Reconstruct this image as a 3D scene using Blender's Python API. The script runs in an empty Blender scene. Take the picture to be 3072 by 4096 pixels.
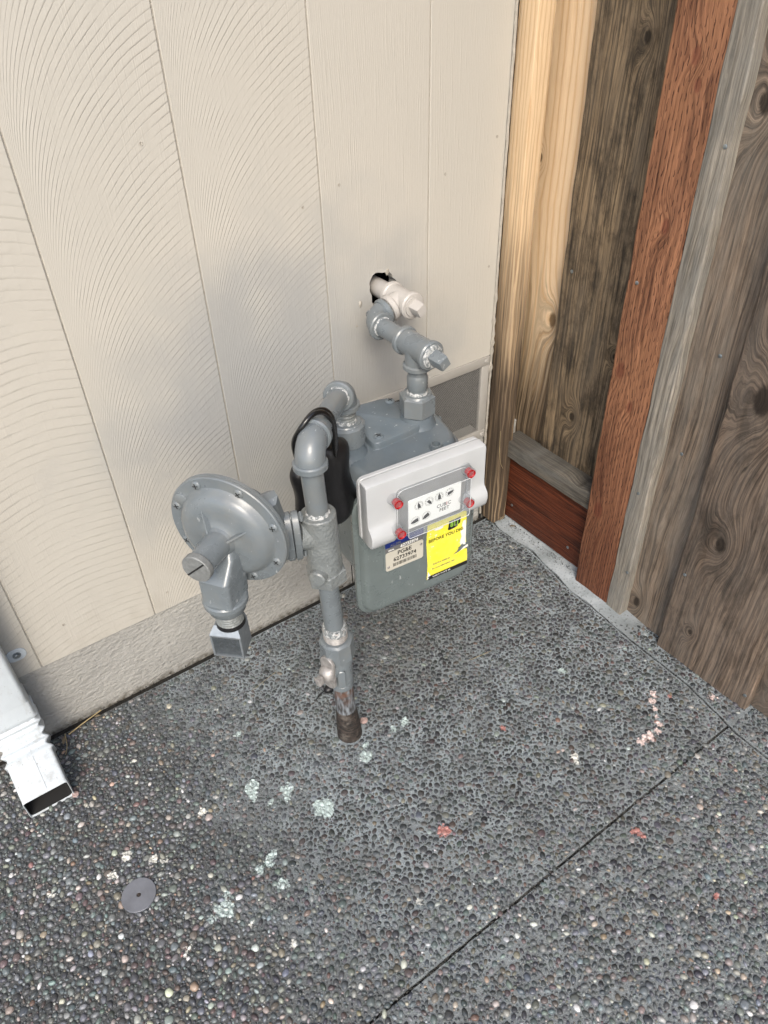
import bpy, bmesh, math, random
import numpy as np
from mathutils import Vector, Matrix, noise
random.seed(7); rng = np.random.default_rng(11)
PI = math.pi
sc = bpy.context.scene
col = sc.collection

# ------------------------------------------------------------------ camera
cd = bpy.data.cameras.new('camera'); cam = bpy.data.objects.new('camera', cd); col.objects.link(cam)
cd.sensor_fit = 'VERTICAL'; cd.sensor_height = 36.0; cd.lens = 26.042
cd.clip_start = 0.02; cd.clip_end = 200
def _n(v): return v/np.linalg.norm(v)
_f = 2963.0
_d = _n(np.array([119.0, 3632.0, _f])); _W = np.array([5550.0, -2600.0, _f])
_X = _n(_W - _d*(_W@_d)); _Z = -_d; _Y = np.cross(_Z, _X); _R = np.array([_X, _Y, _Z])
_r = _R@np.array([1.0, 0, 0]); _u = _R@np.array([0, -1.0, 0]); _b = _R@np.array([0, 0, -1.0])
CAM = Vector((0, -0.877*1.14, 1.14))
cam.matrix_world = Matrix(((_r[0], _u[0], _b[0], CAM.x), (_r[1], _u[1], _b[1], CAM.y), (_r[2], _u[2], _b[2], CAM.z), (0, 0, 0, 1)))
sc.camera = cam

# ------------------------------------------------------------------ sky and sun
SUN_DIR = Vector((-0.42, -0.68, 0.72)).normalized()      # towards the sun
el = math.asin(SUN_DIR.z); az = math.atan2(SUN_DIR.x, SUN_DIR.y)
w = bpy.data.worlds.new('World'); sc.world = w; w.use_nodes = True
nt = w.node_tree; nt.nodes.clear()
sky = nt.nodes.new('ShaderNodeTexSky'); sky.sky_type = 'NISHITA'; sky.sun_disc = False
sky.sun_elevation = el; sky.sun_rotation = az; sky.dust_density = 2.5; sky.ozone_density = 1.0
bg = nt.nodes.new('ShaderNodeBackground'); bg.inputs['Strength'].default_value = 0.15
wo = nt.nodes.new('ShaderNodeOutputWorld')
nt.links.new(sky.outputs[0], bg.inputs[0]); nt.links.new(bg.outputs[0], wo.inputs[0])
sd = bpy.data.lights.new('sun', 'SUN'); sd.energy = 1.25; sd.angle = math.radians(24); sd.color = (1.0, 0.93, 0.82)
so = bpy.data.objects.new('sun', sd); col.objects.link(so); so.location = (-2, -3, 4)
so.rotation_euler = SUN_DIR.to_track_quat('Z', 'Y').to_euler()
sc.view_settings.view_transform = 'Standard'; sc.view_settings.look = 'None'
sc.view_settings.gamma = 1.0; sc.view_settings.use_curve_mapping = False
sc.view_settings.exposure = 1.0

# ------------------------------------------------------------------ object helpers
def tag(o, label=None, cat=None, group=None, kind=None):
    if label: o['label'] = label
    if cat: o['category'] = cat
    if group: o['group'] = group
    if kind: o['kind'] = kind
    return o
def empty(name, loc=(0, 0, 0), rz=0.0, label=None, cat=None, kind=None, mat=None):
    o = bpy.data.objects.new(name, None); col.objects.link(o); o.empty_display_size = 0.02
    if mat is not None: o.matrix_world = mat
    else: o.location = loc; o.rotation_euler = (0, 0, rz)
    return tag(o, label, cat, None, kind)
def finish(me, smooth=35):
    if smooth:
        me.shade_smooth(); me.set_sharp_from_angle(angle=math.radians(smooth))
def obj(name, bm, mat, parent=None, label=None, smooth=35, kind=None, cat=None):
    me = bpy.data.meshes.new(name); bm.normal_update(); bm.to_mesh(me); bm.free()
    me.materials.append(mat); finish(me, smooth)
    o = bpy.data.objects.new(name, me); col.objects.link(o)
    if parent: o.parent = parent
    return tag(o, label, cat, None, kind)
def copyobj(o, parent, mat=None):
    c = o.copy(); col.objects.link(c); c.parent = parent
    if mat is not None: c.matrix_local = mat
    return c
def frame(o, z, x=None):
    z = Vector(z).normalized()
    if x is None: x = Vector((1, 0, 0)) if abs(z.x) < .9 else Vector((0, 1, 0))
    x = Vector(x); x = (x - z*x.dot(z)).normalized(); y = z.cross(x)
    m = Matrix((x, y, z)).transposed().to_4x4(); m.translation = Vector(o); return m

# ------------------------------------------------------------------ mesh helpers
def NB(): return bmesh.new()
def rings(bm, R, closed=True, cap0=True, cap1=True):
    vs = [[bm.verts.new(p) for p in r] for r in R]
    n = len(vs[0])
    for a, b in zip(vs, vs[1:]):
        for i in range(n if closed else n-1):
            j = (i+1) % n
            bm.faces.new((a[i], a[j], b[j], b[i]))
    if cap0: bm.faces.new(list(reversed(vs[0])))
    if cap1: bm.faces.new(vs[-1])
    return vs
def lathe(bm, M, prof, seg=32, cap0=True, cap1=True):
    R = []
    for z, r in prof:
        R.append([M @ Vector((r*math.cos(2*PI*i/seg), r*math.sin(2*PI*i/seg), z)) for i in range(seg)])
    rings(bm, R, True, cap0, cap1)
def cyl(bm, p0, p1, r, r1=None, seg=28, bev=0.0):
    p0 = Vector(p0); p1 = Vector(p1); L = (p1-p0).length; r1 = r if r1 is None else r1
    M = frame(p0, p1-p0)
    if bev: prof = [(0, r-bev), (bev, r), (L-bev, r1), (L, r1-bev)]
    else: prof = [(0, r), (L, r1)]
    lathe(bm, M, prof, seg)
def tube(bm, pts, rad, seg=20, cap=True):
    pts = [Vector(p) for p in pts]
    if not hasattr(rad, '__len__'): rad = [rad]*len(pts)
    t = [(pts[min(i+1, len(pts)-1)]-pts[max(i-1, 0)]).normalized() for i in range(len(pts))]
    x = t[0].orthogonal().normalized(); R = []
    for p, tt, r in zip(pts, t, rad):
        x = (x - tt*x.dot(tt)).normalized(); y = tt.cross(x)
        R.append([p + (x*math.cos(2*PI*i/seg) + y*math.sin(2*PI*i/seg))*r for i in range(seg)])
    rings(bm, R, True, cap, cap)
def arc(c, a, b, leg, n=12):
    """bend through centre c from c+a*leg to c+b*leg (quarter-like arc)"""
    c = Vector(c); a = Vector(a).normalized(); b = Vector(b).normalized()
    th = a.angle(b); rr = leg*math.tan(th/2)
    bis = (a+b).normalized(); o = c + bis*(leg/math.cos(th/2))
    v0 = (c+a*leg) - o; v1 = (c+b*leg) - o; out = []
    for i in range(n+1):
        k = i/n; ang = v0.angle(v1)
        out.append(o + v0*(math.sin((1-k)*ang)/math.sin(ang)) + v1*(math.sin(k*ang)/math.sin(ang)))
    return out
def box(bm, x0, x1, y0, y1, z0, z1, bev=0.0, M=None, seg=2):
    vs = [bm.verts.new((x, y, z)) for x in (x0, x1) for y in (y0, y1) for z in (z0, z1)]
    fs = [(0, 1, 3, 2), (4, 6, 7, 5), (0, 4, 5, 1), (2, 3, 7, 6), (0, 2, 6, 4), (1, 5, 7, 3)]
    F = [bm.faces.new([vs[i] for i in f]) for f in fs]
    g = list(vs)
    if bev:
        E = list({e for f in F for e in f.edges})
        r = bmesh.ops.bevel(bm, geom=E, offset=bev, segments=seg, profile=0.5, affect='EDGES')
        g = list({v for f in r['faces'] for v in f.verts} | {v for v in vs if v.is_valid})
    if M is not None:
        for v in g: v.co = M @ v.co
def rrect(x0, x1, y0, y1, r, n=6):
    P = []
    for cx, cy, a in ((x1-r, y1-r, 0), (x0+r, y1-r, 90), (x0+r, y0+r, 180), (x1-r, y0+r, 270)):
        for i in range(n+1):
            t = math.radians(a+90*i/n); P.append((cx+r*math.cos(t), cy+r*math.sin(t)))
    return P
def inset(P, d):
    n = len(P); out = []
    for i in range(n):
        a = Vector(P[i-1]); b = Vector(P[i]); c = Vector(P[(i+1) % n])
        e1 = (b-a); e2 = (c-b)
        if e1.length < 1e-9: e1 = e2
        if e2.length < 1e-9: e2 = e1
        t = (e1.normalized()+e2.normalized()).normalized(); nrm = Vector((-t.y, t.x))
        out.append(tuple(b + nrm*d))
    return out
def loft(bm, P, levels, M, cap0=True, cap1=True):
    """outline P (counter-clockwise), levels = [(inset, height)...]"""
    rings(bm, [[M @ Vector((x, y, h)) for x, y in inset(P, d)] for d, h in levels], True, cap0, cap1)
def hexnut(bm, p0, p1, r, rot=0.0, n=6, ch=0.0022):
    p0 = Vector(p0); p1 = Vector(p1); L = (p1-p0).length; M = frame(p0, p1-p0) @ Matrix.Rotation(rot, 4, 'Z')
    lathe(bm, M, [(0, r-ch*1.3), (ch, r), (L-ch, r), (L, r-ch*1.3)], n)

# ------------------------------------------------------------------ material helpers
class N:
    def __init__(s, name, rough=0.6, metal=0.0, spec=0.5):
        s.m = bpy.data.materials.new(name); s.m.use_nodes = True; s.t = s.m.node_tree; s.t.nodes.clear()
        s.out = s.t.nodes.new('ShaderNodeOutputMaterial'); s.b = s.t.nodes.new('ShaderNodeBsdfPrincipled')
        s.t.links.new(s.b.outputs[0], s.out.inputs[0])
        s.b.inputs['Roughness'].default_value = rough; s.b.inputs['Metallic'].default_value = metal
        s.b.inputs['Specular IOR Level'].default_value = spec
        s._pos = None
    def node(s, typ, **k):
        n = s.t.nodes.new(typ)
        for a, v in k.items(): setattr(n, a, v)
        return n
    def put(s, sock, v):
        if v is None: return
        if isinstance(v, bpy.types.NodeSocket): s.t.links.new(v, sock)
        else:
            if isinstance(v, (tuple, list)) and sock.type == 'RGBA' and len(v) == 3: v = (*v, 1)
            sock.default_value = v
    @property
    def pos(s):
        if s._pos is None: s._pos = s.node('ShaderNodeNewGeometry').outputs['Position']
        return s._pos
    def math(s, op, a, b=None, c=None, clamp=False):
        n = s.node('ShaderNodeMath', operation=op, use_clamp=clamp)
        s.put(n.inputs[0], a); s.put(n.inputs[1], b)
        if c is not None: s.put(n.inputs[2], c)
        return n.outputs[0]
    def vmath(s, op, a, b=None, scale=None):
        n = s.node('ShaderNodeVectorMath', operation=op)
        s.put(n.inputs[0], a)
        if b is not None: s.put(n.inputs[1], b)
        if scale is not None: s.put(n.inputs['Scale'], scale)
        return n.outputs['Value'] if op in ('DISTANCE', 'LENGTH', 'DOT_PRODUCT') else n.outputs[0]
    def xyz(s, v):
        n = s.node('ShaderNodeSeparateXYZ'); s.put(n.inputs[0], v); return n.outputs
    def comb(s, x, y, z):
        n = s.node('ShaderNodeCombineXYZ'); s.put(n.inputs[0], x); s.put(n.inputs[1], y); s.put(n.inputs[2], z); return n.outputs[0]
    def noise(s, scale, vec=None, detail=4, rough=0.5, color=False, dist=0.0):
        n = s.node('ShaderNodeTexNoise'); s.put(n.inputs['Vector'], vec if vec is not None else s.pos)
        n.inputs['Scale'].default_value = scale; n.inputs['Detail'].default_value = detail
        n.inputs['Roughness'].default_value = rough; n.inputs['Distortion'].default_value = dist
        return n.outputs['Color' if color else 'Fac']
    def voro(s, scale, vec=None, feature='F1', out='Distance', rand=1.0):
        n = s.node('ShaderNodeTexVoronoi', feature=feature); s.put(n.inputs['Vector'], vec if vec is not None else s.pos)
        n.inputs['Scale'].default_value = scale; n.inputs['Randomness'].default_value = rand
        return n.outputs[out]
    def map(s, v, a, b, c=0.0, d=1.0, smooth=False):
        n = s.node('ShaderNodeMapRange'); n.clamp = True
        if smooth: n.interpolation_type = 'SMOOTHSTEP'
        s.put(n.inputs[0], v)
        for i, q in enumerate((a, b, c, d)): s.put(n.inputs[i+1], q)
        return n.outputs[0]
    def mix(s, f, a, b, mode='MIX'):
        n = s.node('ShaderNodeMix', data_type='RGBA', blend_type=mode)
        s.put(n.inputs[0], f); s.put(n.inputs[6], a); s.put(n.inputs[7], b); return n.outputs[2]
    def ramp(s, v, stops):
        n = s.node('ShaderNodeValToRGB'); s.put(n.inputs[0], v); e = n.color_ramp.elements
        while len(e) < len(stops): e.new(0.5)
        for q, (p, c) in zip(e, stops): q.position = p; q.color = (*c, 1)
        return n.outputs[0]
    def color(s, v): s.put(s.b.inputs['Base Color'], v); return s
    def rough(s, v): s.put(s.b.inputs['Roughness'], v); return s
    def bump(s, h, strength=0.5, dist=0.001, prev=None):
        n = s.node('ShaderNodeBump'); s.put(n.inputs['Strength'], strength); n.inputs['Distance'].default_value = dist
        s.put(n.inputs['Height'], h)
        if prev is not None: s.put(n.inputs['Normal'], prev)
        s.t.links.new(n.outputs[0], s.b.inputs['Normal']); return n.outputs[0]

# -- cream painted siding with curved saw-mark relief; u0,u1 = plank edges, style 0 = arcs, 1 = straight grain, 2 = flat waves
CREAM = (0.455, 0.430, 0.378)
def siding_mat(name, u0, u1, style, flip=False, ph=0.0):
    n = N(name, 0.42, spec=0.4); X = n.xyz(n.pos)
    jit = n.noise(5, detail=2, rough=0.5); j2 = n.noise(60, detail=3)
    u = n.map(X[0], u0, u1, 0, 1)
    if flip: u = n.math('SUBTRACT', 1.0, u)
    if style == 0:
        uu = n.math('ADD', u, 0.045)
        g = n.math('MULTIPLY', n.math('LOGARITHM', uu, 2.718), 0.105)
        g2 = n.math('MULTIPLY', n.math('POWER', u, 2.0), 0.0)
        h = n.math('SUBTRACT', X[2], n.math('ADD', g, g2))
        amp = n.map(u, 0.0, 0.12, 0.35, 1.0)
    elif style == 2:
        h = n.math('SUBTRACT', X[2], n.math('MULTIPLY', n.math('SINE', n.math('MULTIPLY', u, 2.5)), 0.03)); amp = 1.0
    else:
        h = n.math('ADD', n.math('MULTIPLY', X[0], 2.3), n.math('MULTIPLY', X[2], 0.06)); amp = 0.30
    h = n.math('ADD', h, n.math('MULTIPLY', jit, 0.022 if style != 1 else 0.03))
    h = n.math('ADD', h, n.math('MULTIPLY', j2, 0.0022))
    fr = n.math('FRACT', n.math('ADD', n.math('MULTIPLY', h, {0: 90.0, 1: 128.0, 2: 70.0}[style]), ph))
    saw = n.math('MULTIPLY', n.map(fr, 0.0, 0.22, 0.0, 1.0, True), n.map(fr, 0.3, 1.0, 1.0, 0.35))
    fade = n.map(n.noise(18, detail=4, rough=0.65), 0.36, 0.62, 0.05, 1.0)
    saw = n.math('MULTIPLY', n.math('MULTIPLY', saw, fade), amp)
    vert = n.noise(1.0, n.vmath('MULTIPLY', n.pos, (330, 330, 14)), detail=3)
    vb = n.map(vert, 0.55, 0.75, 0, 1)
    blob = n.noise(170, detail=3)
    hh = n.math('ADD', saw, n.math('ADD', n.math('MULTIPLY', vb, 0.22 if style != 1 else 0.5), n.math('MULTIPLY', blob, 0.30 if style != 1 else 0.5)))
    n.bump(hh, 0.52, 0.0009)
    c = n.mix(n.map(n.noise(2.2, detail=3), 0.35, 0.65), CREAM, (0.43, 0.41, 0.362))
    c = n.mix(n.math('MULTIPLY', n.map(fr, 0.0, 0.16, 1.0, 0.0), n.math('MULTIPLY', fade, 0.05 if style != 1 else 0.03)), c, (0.32, 0.29, 0.24))
    dirt = n.math('MULTIPLY', n.map(X[2], 0.17, 0.30, 1, 0), n.map(n.noise(30, detail=5), 0.45, 0.75))
    c = n.mix(n.math('MULTIPLY', dirt, 0.35), c, (0.30, 0.27, 0.22))
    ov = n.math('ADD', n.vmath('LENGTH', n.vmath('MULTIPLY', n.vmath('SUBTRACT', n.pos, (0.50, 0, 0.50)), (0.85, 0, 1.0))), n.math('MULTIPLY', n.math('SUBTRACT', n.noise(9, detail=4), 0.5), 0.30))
    c = n.mix(n.math('MULTIPLY', n.map(ov, 0.10, 0.36, 1.0, 0.0, True), 0.62), c, (0.235, 0.25, 0.26))   # grey tint around the meter, fading outward
    n.color(c); n.rough(n.map(blob, 0.3, 0.7, 0.36, 0.55)); return n.m

def foundation_mat():
    n = N('painted_concrete', 0.55, spec=0.35)
    a = n.noise(1.0, n.vmath('MULTIPLY', n.pos, (90, 90, 170)), detail=5, rough=0.55)
    pits = n.map(n.voro(42, n.vmath('ADD', n.pos, n.vmath('SCALE', n.noise(30, color=True), scale=0.03)), 'F1'), 0.06, 0.22, 0.0, 1.0, True)
    spots = n.map(n.voro(75), 0.0, 0.12, 0.0, 1.0); few = n.map(n.noise(13, detail=1), 0.52, 0.6)
    sp = n.math('SUBTRACT', 1.0, n.math('MULTIPLY', n.math('SUBTRACT', 1.0, spots), few))
    h = n.math('ADD', n.math('MULTIPLY', n.map(a, 0.3, 0.7), 0.8), n.math('MULTIPLY', pits, 0.45))
    h = n.math('ADD', h, n.math('MULTIPLY', sp, 0.8))
    n.bump(h, 0.9, 0.0024)
    Z = n.xyz(n.pos)[2]
    c = n.mix(n.map(n.noise(7, detail=4), 0.35, 0.7), (0.36, 0.352, 0.325), (0.29, 0.285, 0.265))
    c = n.mix(n.math('MULTIPLY', n.math('MULTIPLY', n.math('SUBTRACT', 1.0, spots), few), 0.6), c, (0.12, 0.11, 0.09))
    c = n.mix(n.math('MULTIPLY', n.map(Z, 0.0, 0.014, 1, 0), n.map(n.noise(110, detail=5), 0.3, 0.65)), c, (0.10, 0.09, 0.07))
    n.color(c); return n.m

def metal_paint(name='grey_enamel', base=(0.150, 0.172, 0.184), rough=0.22, dirt=0.25, lumps=0.25):
    n = N(name, rough, spec=0.5)
    a = n.noise(420 if lumps < 0.5 else 190, detail=3); b = n.noise(35, detail=4)
    n.bump(n.math('ADD', n.math('MULTIPLY', a, 0.45 if lumps < 0.5 else 1.3), n.math('MULTIPLY', b, 1.2)), lumps, 0.0010 if lumps < 0.5 else 0.0020)
    c = n.mix(n.map(b, 0.3, 0.7), base, tuple(v*0.86 for v in base))
    scr = n.noise(1.0, n.vmath('MULTIPLY', n.pos, (130, 130, 45)), detail=5, rough=0.65)
    c = n.mix(n.map(scr, 0.655, 0.69, 0, 0.75), c, (0.40, 0.42, 0.42))
    g = n.noise(16, detail=6, rough=0.65)
    c = n.mix(n.map(g, 0.48, 0.70, 0, dirt*1.4), c, (0.20, 0.19, 0.16)); c = n.mix(n.map(g, 0.42, 0.30, 0, dirt*1.4), c, tuple(v*0.55 for v in base))
    speck = n.map(n.voro(160), 0.03, 0.06, 1.0, 0.0); fw = n.map(n.noise(23, detail=2), 0.55, 0.62)
    c = n.mix(n.math('MULTIPLY', n.math('MULTIPLY', speck, fw), 0.6), c, (0.55, 0.55, 0.52))
    n.color(c); n.rough(n.map(g, 0.3, 0.7, rough, rough+0.18)); n.b.inputs['Coat Weight'].default_value = 0.25; n.b.inputs['Coat Roughness'].default_value = 0.15; return n.m

def simple(name, c, rough=0.5, metal=0.0, var=0.12, scale=60, bump=0.15, bd=0.0006, spec=0.5):
    n = N(name, rough, metal, spec); a = n.noise(scale, detail=5)
    n.color(n.mix(n.map(a, 0.3, 0.7), c, tuple(v*(1-var) for v in c)))
    if bump: n.bump(n.noise(scale*4, detail=3), bump, bd)
    return n.m

# -- wood: rings as contours of a height field bent round the knots; along = 'z' or 'y'
def wood_mat(name, light, dark, ring=0.012, knots=(), low_tint=None, grey=None, greyamt=0.5, along='z', seed=0.0, stain=0.0,
             rough=0.7, incised=False, fine=0.5, red=None, cath=0.0, ringc=0.6, kcol=None):
    n = N(name, rough, spec=0.25); X = n.xyz(n.pos)
    L, A = (X[2], X[1]) if along == 'z' else (X[1], X[2])
    across = n.math('ADD', A, n.math('MULTIPLY', X[0], 0.9))
    sv = n.comb(n.math('ADD', n.math('MULTIPLY', across, 26), seed*3.1), n.math('MULTIPLY', L, 2.2), seed)
    wob = n.noise(1.0, sv, detail=3)
    F = n.math('ADD', across, n.math('MULTIPLY', wob, 0.030))
    if cath: F = n.math('ADD', F, n.math('MULTIPLY', n.math('ABSOLUTE', n.math('SUBTRACT', n.math('MULTIPLY', n.noise(1.0, n.comb(seed, n.math('MULTIPLY', L, 1.4), 3), detail=1), 2.0), 1.0)), cath))
    kmask = None; kring = None
    for (ka, kl, kr, kamp) in knots:
        da = n.math('DIVIDE', n.math('SUBTRACT', A, ka), kr); dl = n.math('DIVIDE', n.math('SUBTRACT', L, kl), kr*1.7)
        d2 = n.math('ADD', n.math('MULTIPLY', da, da), n.math('MULTIPLY', dl, dl))
        e = n.math('EXPONENT', n.math('MULTIPLY', d2, -0.16))
        F = n.math('ADD', F, n.math('MULTIPLY', e, kamp))
        wd = n.math('ADD', n.math('SQRT', d2), n.math('MULTIPLY', n.noise(160, detail=2), 0.35))
        km = n.map(wd, 0.75, 1.35, 1.0, 0.0, True)
        kmask = km if kmask is None else n.math('MAXIMUM', kmask, km)
    ph = n.math('FRACT', n.math('DIVIDE', F, ring))
    rl = n.math('POWER', n.math('ABSOLUTE', n.math('SUBTRACT', n.math('MULTIPLY', ph, 2.0), 1.0)), 3.0)
    sk = n.noise(1.0, n.comb(n.math('MULTIPLY', F, 210), n.math('MULTIPLY', L, 5), seed+41), detail=6, rough=0.7)
    fib = n.noise(1.0, n.comb(n.math('MULTIPLY', F, 900), n.math('MULTIPLY', L, 28), seed+5), detail=4, rough=0.6)
    big = n.noise(1.0, n.comb(n.math('MULTIPLY', A, 14), n.math('MULTIPLY', L, 4.5), seed+9), detail=5, rough=0.6)
    c = n.mix(n.math('MULTIPLY', rl, ringc), light, dark)
    c = n.mix(n.map(fib, 0.35, 0.7, 0, fine), c, dark)
    if fine > 0.3: c = n.mix(n.map(sk, 0.48, 0.62, 0, 0.88), c, tuple(v*0.45 for v in dark)); c = n.mix(n.map(sk, 0.47, 0.34, 0, 0.6), c, tuple(min(1, v*1.55) for v in light))
    if red: c = n.mix(n.map(big, 0.45, 0.7, 0, 0.6), c, red)
    if grey:
        gm = n.map(n.noise(1.0, n.comb(n.math('MULTIPLY', A, 30), n.math('MULTIPLY', L, 5), seed+2), detail=6, rough=0.7), 0.36, 0.62)
        c = n.mix(n.math('MULTIPLY', gm, greyamt), c, grey)
        c = n.mix(n.map(fib, 0.48, 0.62, 0, 0.45*greyamt), c, tuple(v*0.35 for v in grey))
    if low_tint:
        wc, z0, z1, amt = low_tint  # deeper colour blended in towards the lower end, streaked along the grain
        stk_ = n.noise(1.0, n.comb(n.math('MULTIPLY', F, 150), n.math('MULTIPLY', L, 3.0), seed+17), detail=5, rough=0.6)
        wm = n.math('ADD', n.map(L, z1, z0, 0, 1), n.math('MULTIPLY', n.math('SUBTRACT', stk_, 0.62), 1.5))
        c = n.mix(n.map(wm, 0.15, 0.85, 0, amt), c, n.mix(rl, wc, tuple(v*0.45 for v in wc)))
    if stain:
        st = n.map(n.noise(1.0, n.comb(n.math('MULTIPLY', A, 20), n.math('MULTIPLY', L, 7), seed+31), detail=7, rough=0.72), 0.48, 0.60)
        c = n.mix(n.math('MULTIPLY', st, stain), c, (0.014, 0.012, 0.010))
    h = n.math('ADD', n.math('MULTIPLY', rl, -0.5), n.math('MULTIPLY', n.map(fib, 0.35, 0.7), -0.9))
    if incised:
        row = n.math('FLOOR', n.math('DIVIDE', A, 0.0068))
        off = n.math('FRACT', n.math('MULTIPLY', row, 0.37))
        wv = n.math('ADD', n.math('DIVIDE', L, 0.026), n.math('ADD', off, n.math('MULTIPLY', n.noise(40, detail=3), 1.6)))
        wa = n.math('ADD', n.math('DIVIDE', A, 0.0068), n.math('MULTIPLY', n.math('SUBTRACT', n.noise(60, detail=3), 0.5), 1.3))
        fa = n.math('ABSOLUTE', n.math('SUBTRACT', n.math('FRACT', wa), 0.5)); fv = n.math('FRACT', wv)
        sl = n.math('MULTIPLY', n.map(fa, 0.05, 0.13, 1.0, 0.0), n.math('MULTIPLY', n.map(fv, 0.0, 0.06), n.map(fv, 0.42, 0.62, 1.0, 0.0)))
        sl = n.math('MULTIPLY', sl, n.map(n.noise(45, detail=3), 0.34, 0.56, 0.3, 1.0))
        c = n.mix(n.math('MULTIPLY', sl, 0.9), c, (0.05, 0.016, 0.010)); h = n.math('ADD', h, n.math('MULTIPLY', sl, -3.0))
    if kmask is not None:
        c = n.mix(n.math('MULTIPLY', kmask, 0.85 if kcol is None else 0.6), c, kcol or tuple(v*0.22 for v in dark)); h = n.math('ADD', h, n.math('MULTIPLY', kmask, -1.5))
    n.color(c); n.bump(h, 0.7, 0.0008); n.rough(n.map(fib, 0.3, 0.7, rough-0.08, rough+0.12)); return n.m

# -- marks of dropped paint on the pavement (each with its own place and size)
MINT = [(0.2632, -0.409, 0.0167), (0.0599, -0.4582, 0.0135), (0.1474, -0.4763, 0.0098), (0.1455, -0.436, 0.0076), (0.1289, -0.437, 0.0057), (0.2304, -0.3442, 0.0109), (0.2254, -0.3561, 0.0077), (0.1852, -0.3059, 0.0125), (0.1792, -0.3223, 0.0077), (0.1964, -0.3501, 0.0054), (0.4683, -0.3555, 0.009), (0.4429, -0.355, 0.0066), (0.3712, -0.3718, 0.0113), (0.3841, -0.3528, 0.0065), (0.7774, -0.4412, 0.007), (0.2114, -0.1965, 0.0063), (0.0377, -0.458, 0.0055), (0.072, -0.442, 0.006), (0.157, -0.428, 0.006)]
WHITE = [(-0.0292, -0.2971, 0.0075), (0.0028, -0.3258, 0.0065), (0.0157, -0.3388, 0.0058), (-0.0571, -0.313, 0.0065), (-0.144, -0.2856, 0.0058), (0.0976, -0.2979, 0.0062), (-0.0031, -0.4762, 0.005), (-0.0117, -0.4796, 0.0033), (0.6605, -0.5819, 0.0075), (0.657, -0.5927, 0.0047), (0.2048, -0.1303, 0.0042), (0.0828, -0.5026, 0.0044), (0.30, -0.62, 0.005), (0.12, -0.56, 0.005)]
PINKW = [(0.8751, -0.5803, 0.0068), (0.8606, -0.5888, 0.0067), (0.8504, -0.6002, 0.005), (0.8407, -0.6153, 0.0041), (0.8306, -0.6284, 0.0057), (0.8157, -0.6353, 0.0057), (0.7984, -0.6343, 0.0078), (0.7834, -0.6314, 0.0075), (0.7758, -0.6327, 0.0064), (0.9539, -0.6475, 0.0067)]
REDS = [(0.3975, -0.5556, 0.0096), (0.6422, -0.7388, 0.0087), (0.6376, -0.7336, 0.0058), (0.8957, -0.5994, 0.0059), (0.6005, -0.4685, 0.0049), (0.6586, -0.8701, 0.0054)]
def paint_marks(n, c, sink=0.0):
    X = n.xyz(n.pos); p2 = n.comb(X[0], X[1], 0.0)
    wr = n.vmath('SCALE', n.vmath('SUBTRACT', n.noise(95, p2, detail=4, rough=0.65, color=True), (0.5, 0.5, 0.5)), scale=0.028)
    p = n.vmath('ADD', p2, n.vmath('MULTIPLY', wr, (1, 1, 0)))
    br = n.map(n.noise(200, p2, detail=3), 0.33, 0.46)
    for L, cc, cut in ((MINT, (0.46, 0.55, 0.53), 0.75), (WHITE, (0.72, 0.72, 0.66), 0.2), (PINKW, (0.72, 0.58, 0.54), 0.3), (REDS, (0.42, 0.19, 0.165), 0.45)):
        acc = None
        for x, y, r in L:
            d = n.math('SUBTRACT', n.vmath('DISTANCE', p, (x, y, 0.0)), r)
            acc = d if acc is None else n.math('MINIMUM', acc, d)
        m = n.map(acc, -0.0010, 0.0006, 1.0, 0.0)
        if L is MINT:
            solid = n.map(n.vmath('DISTANCE', p, (0.2632, -0.409, 0)), 0.016, 0.018, 1.0, 0.0)
            m = n.math('MULTIPLY', m, n.math('MAXIMUM', br, solid))
        else: m = n.math('MULTIPLY', m, n.map(br, 0, 1, 1-cut, 1))
        c = n.mix(n.math('MULTIPLY', n.math('MULTIPLY', m, n.map(n.noise(150, p2, detail=5, rough=0.75), 0.34, 0.50, 0.45, 1.0)), 1.0-sink), c, cc)
    return c

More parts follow.
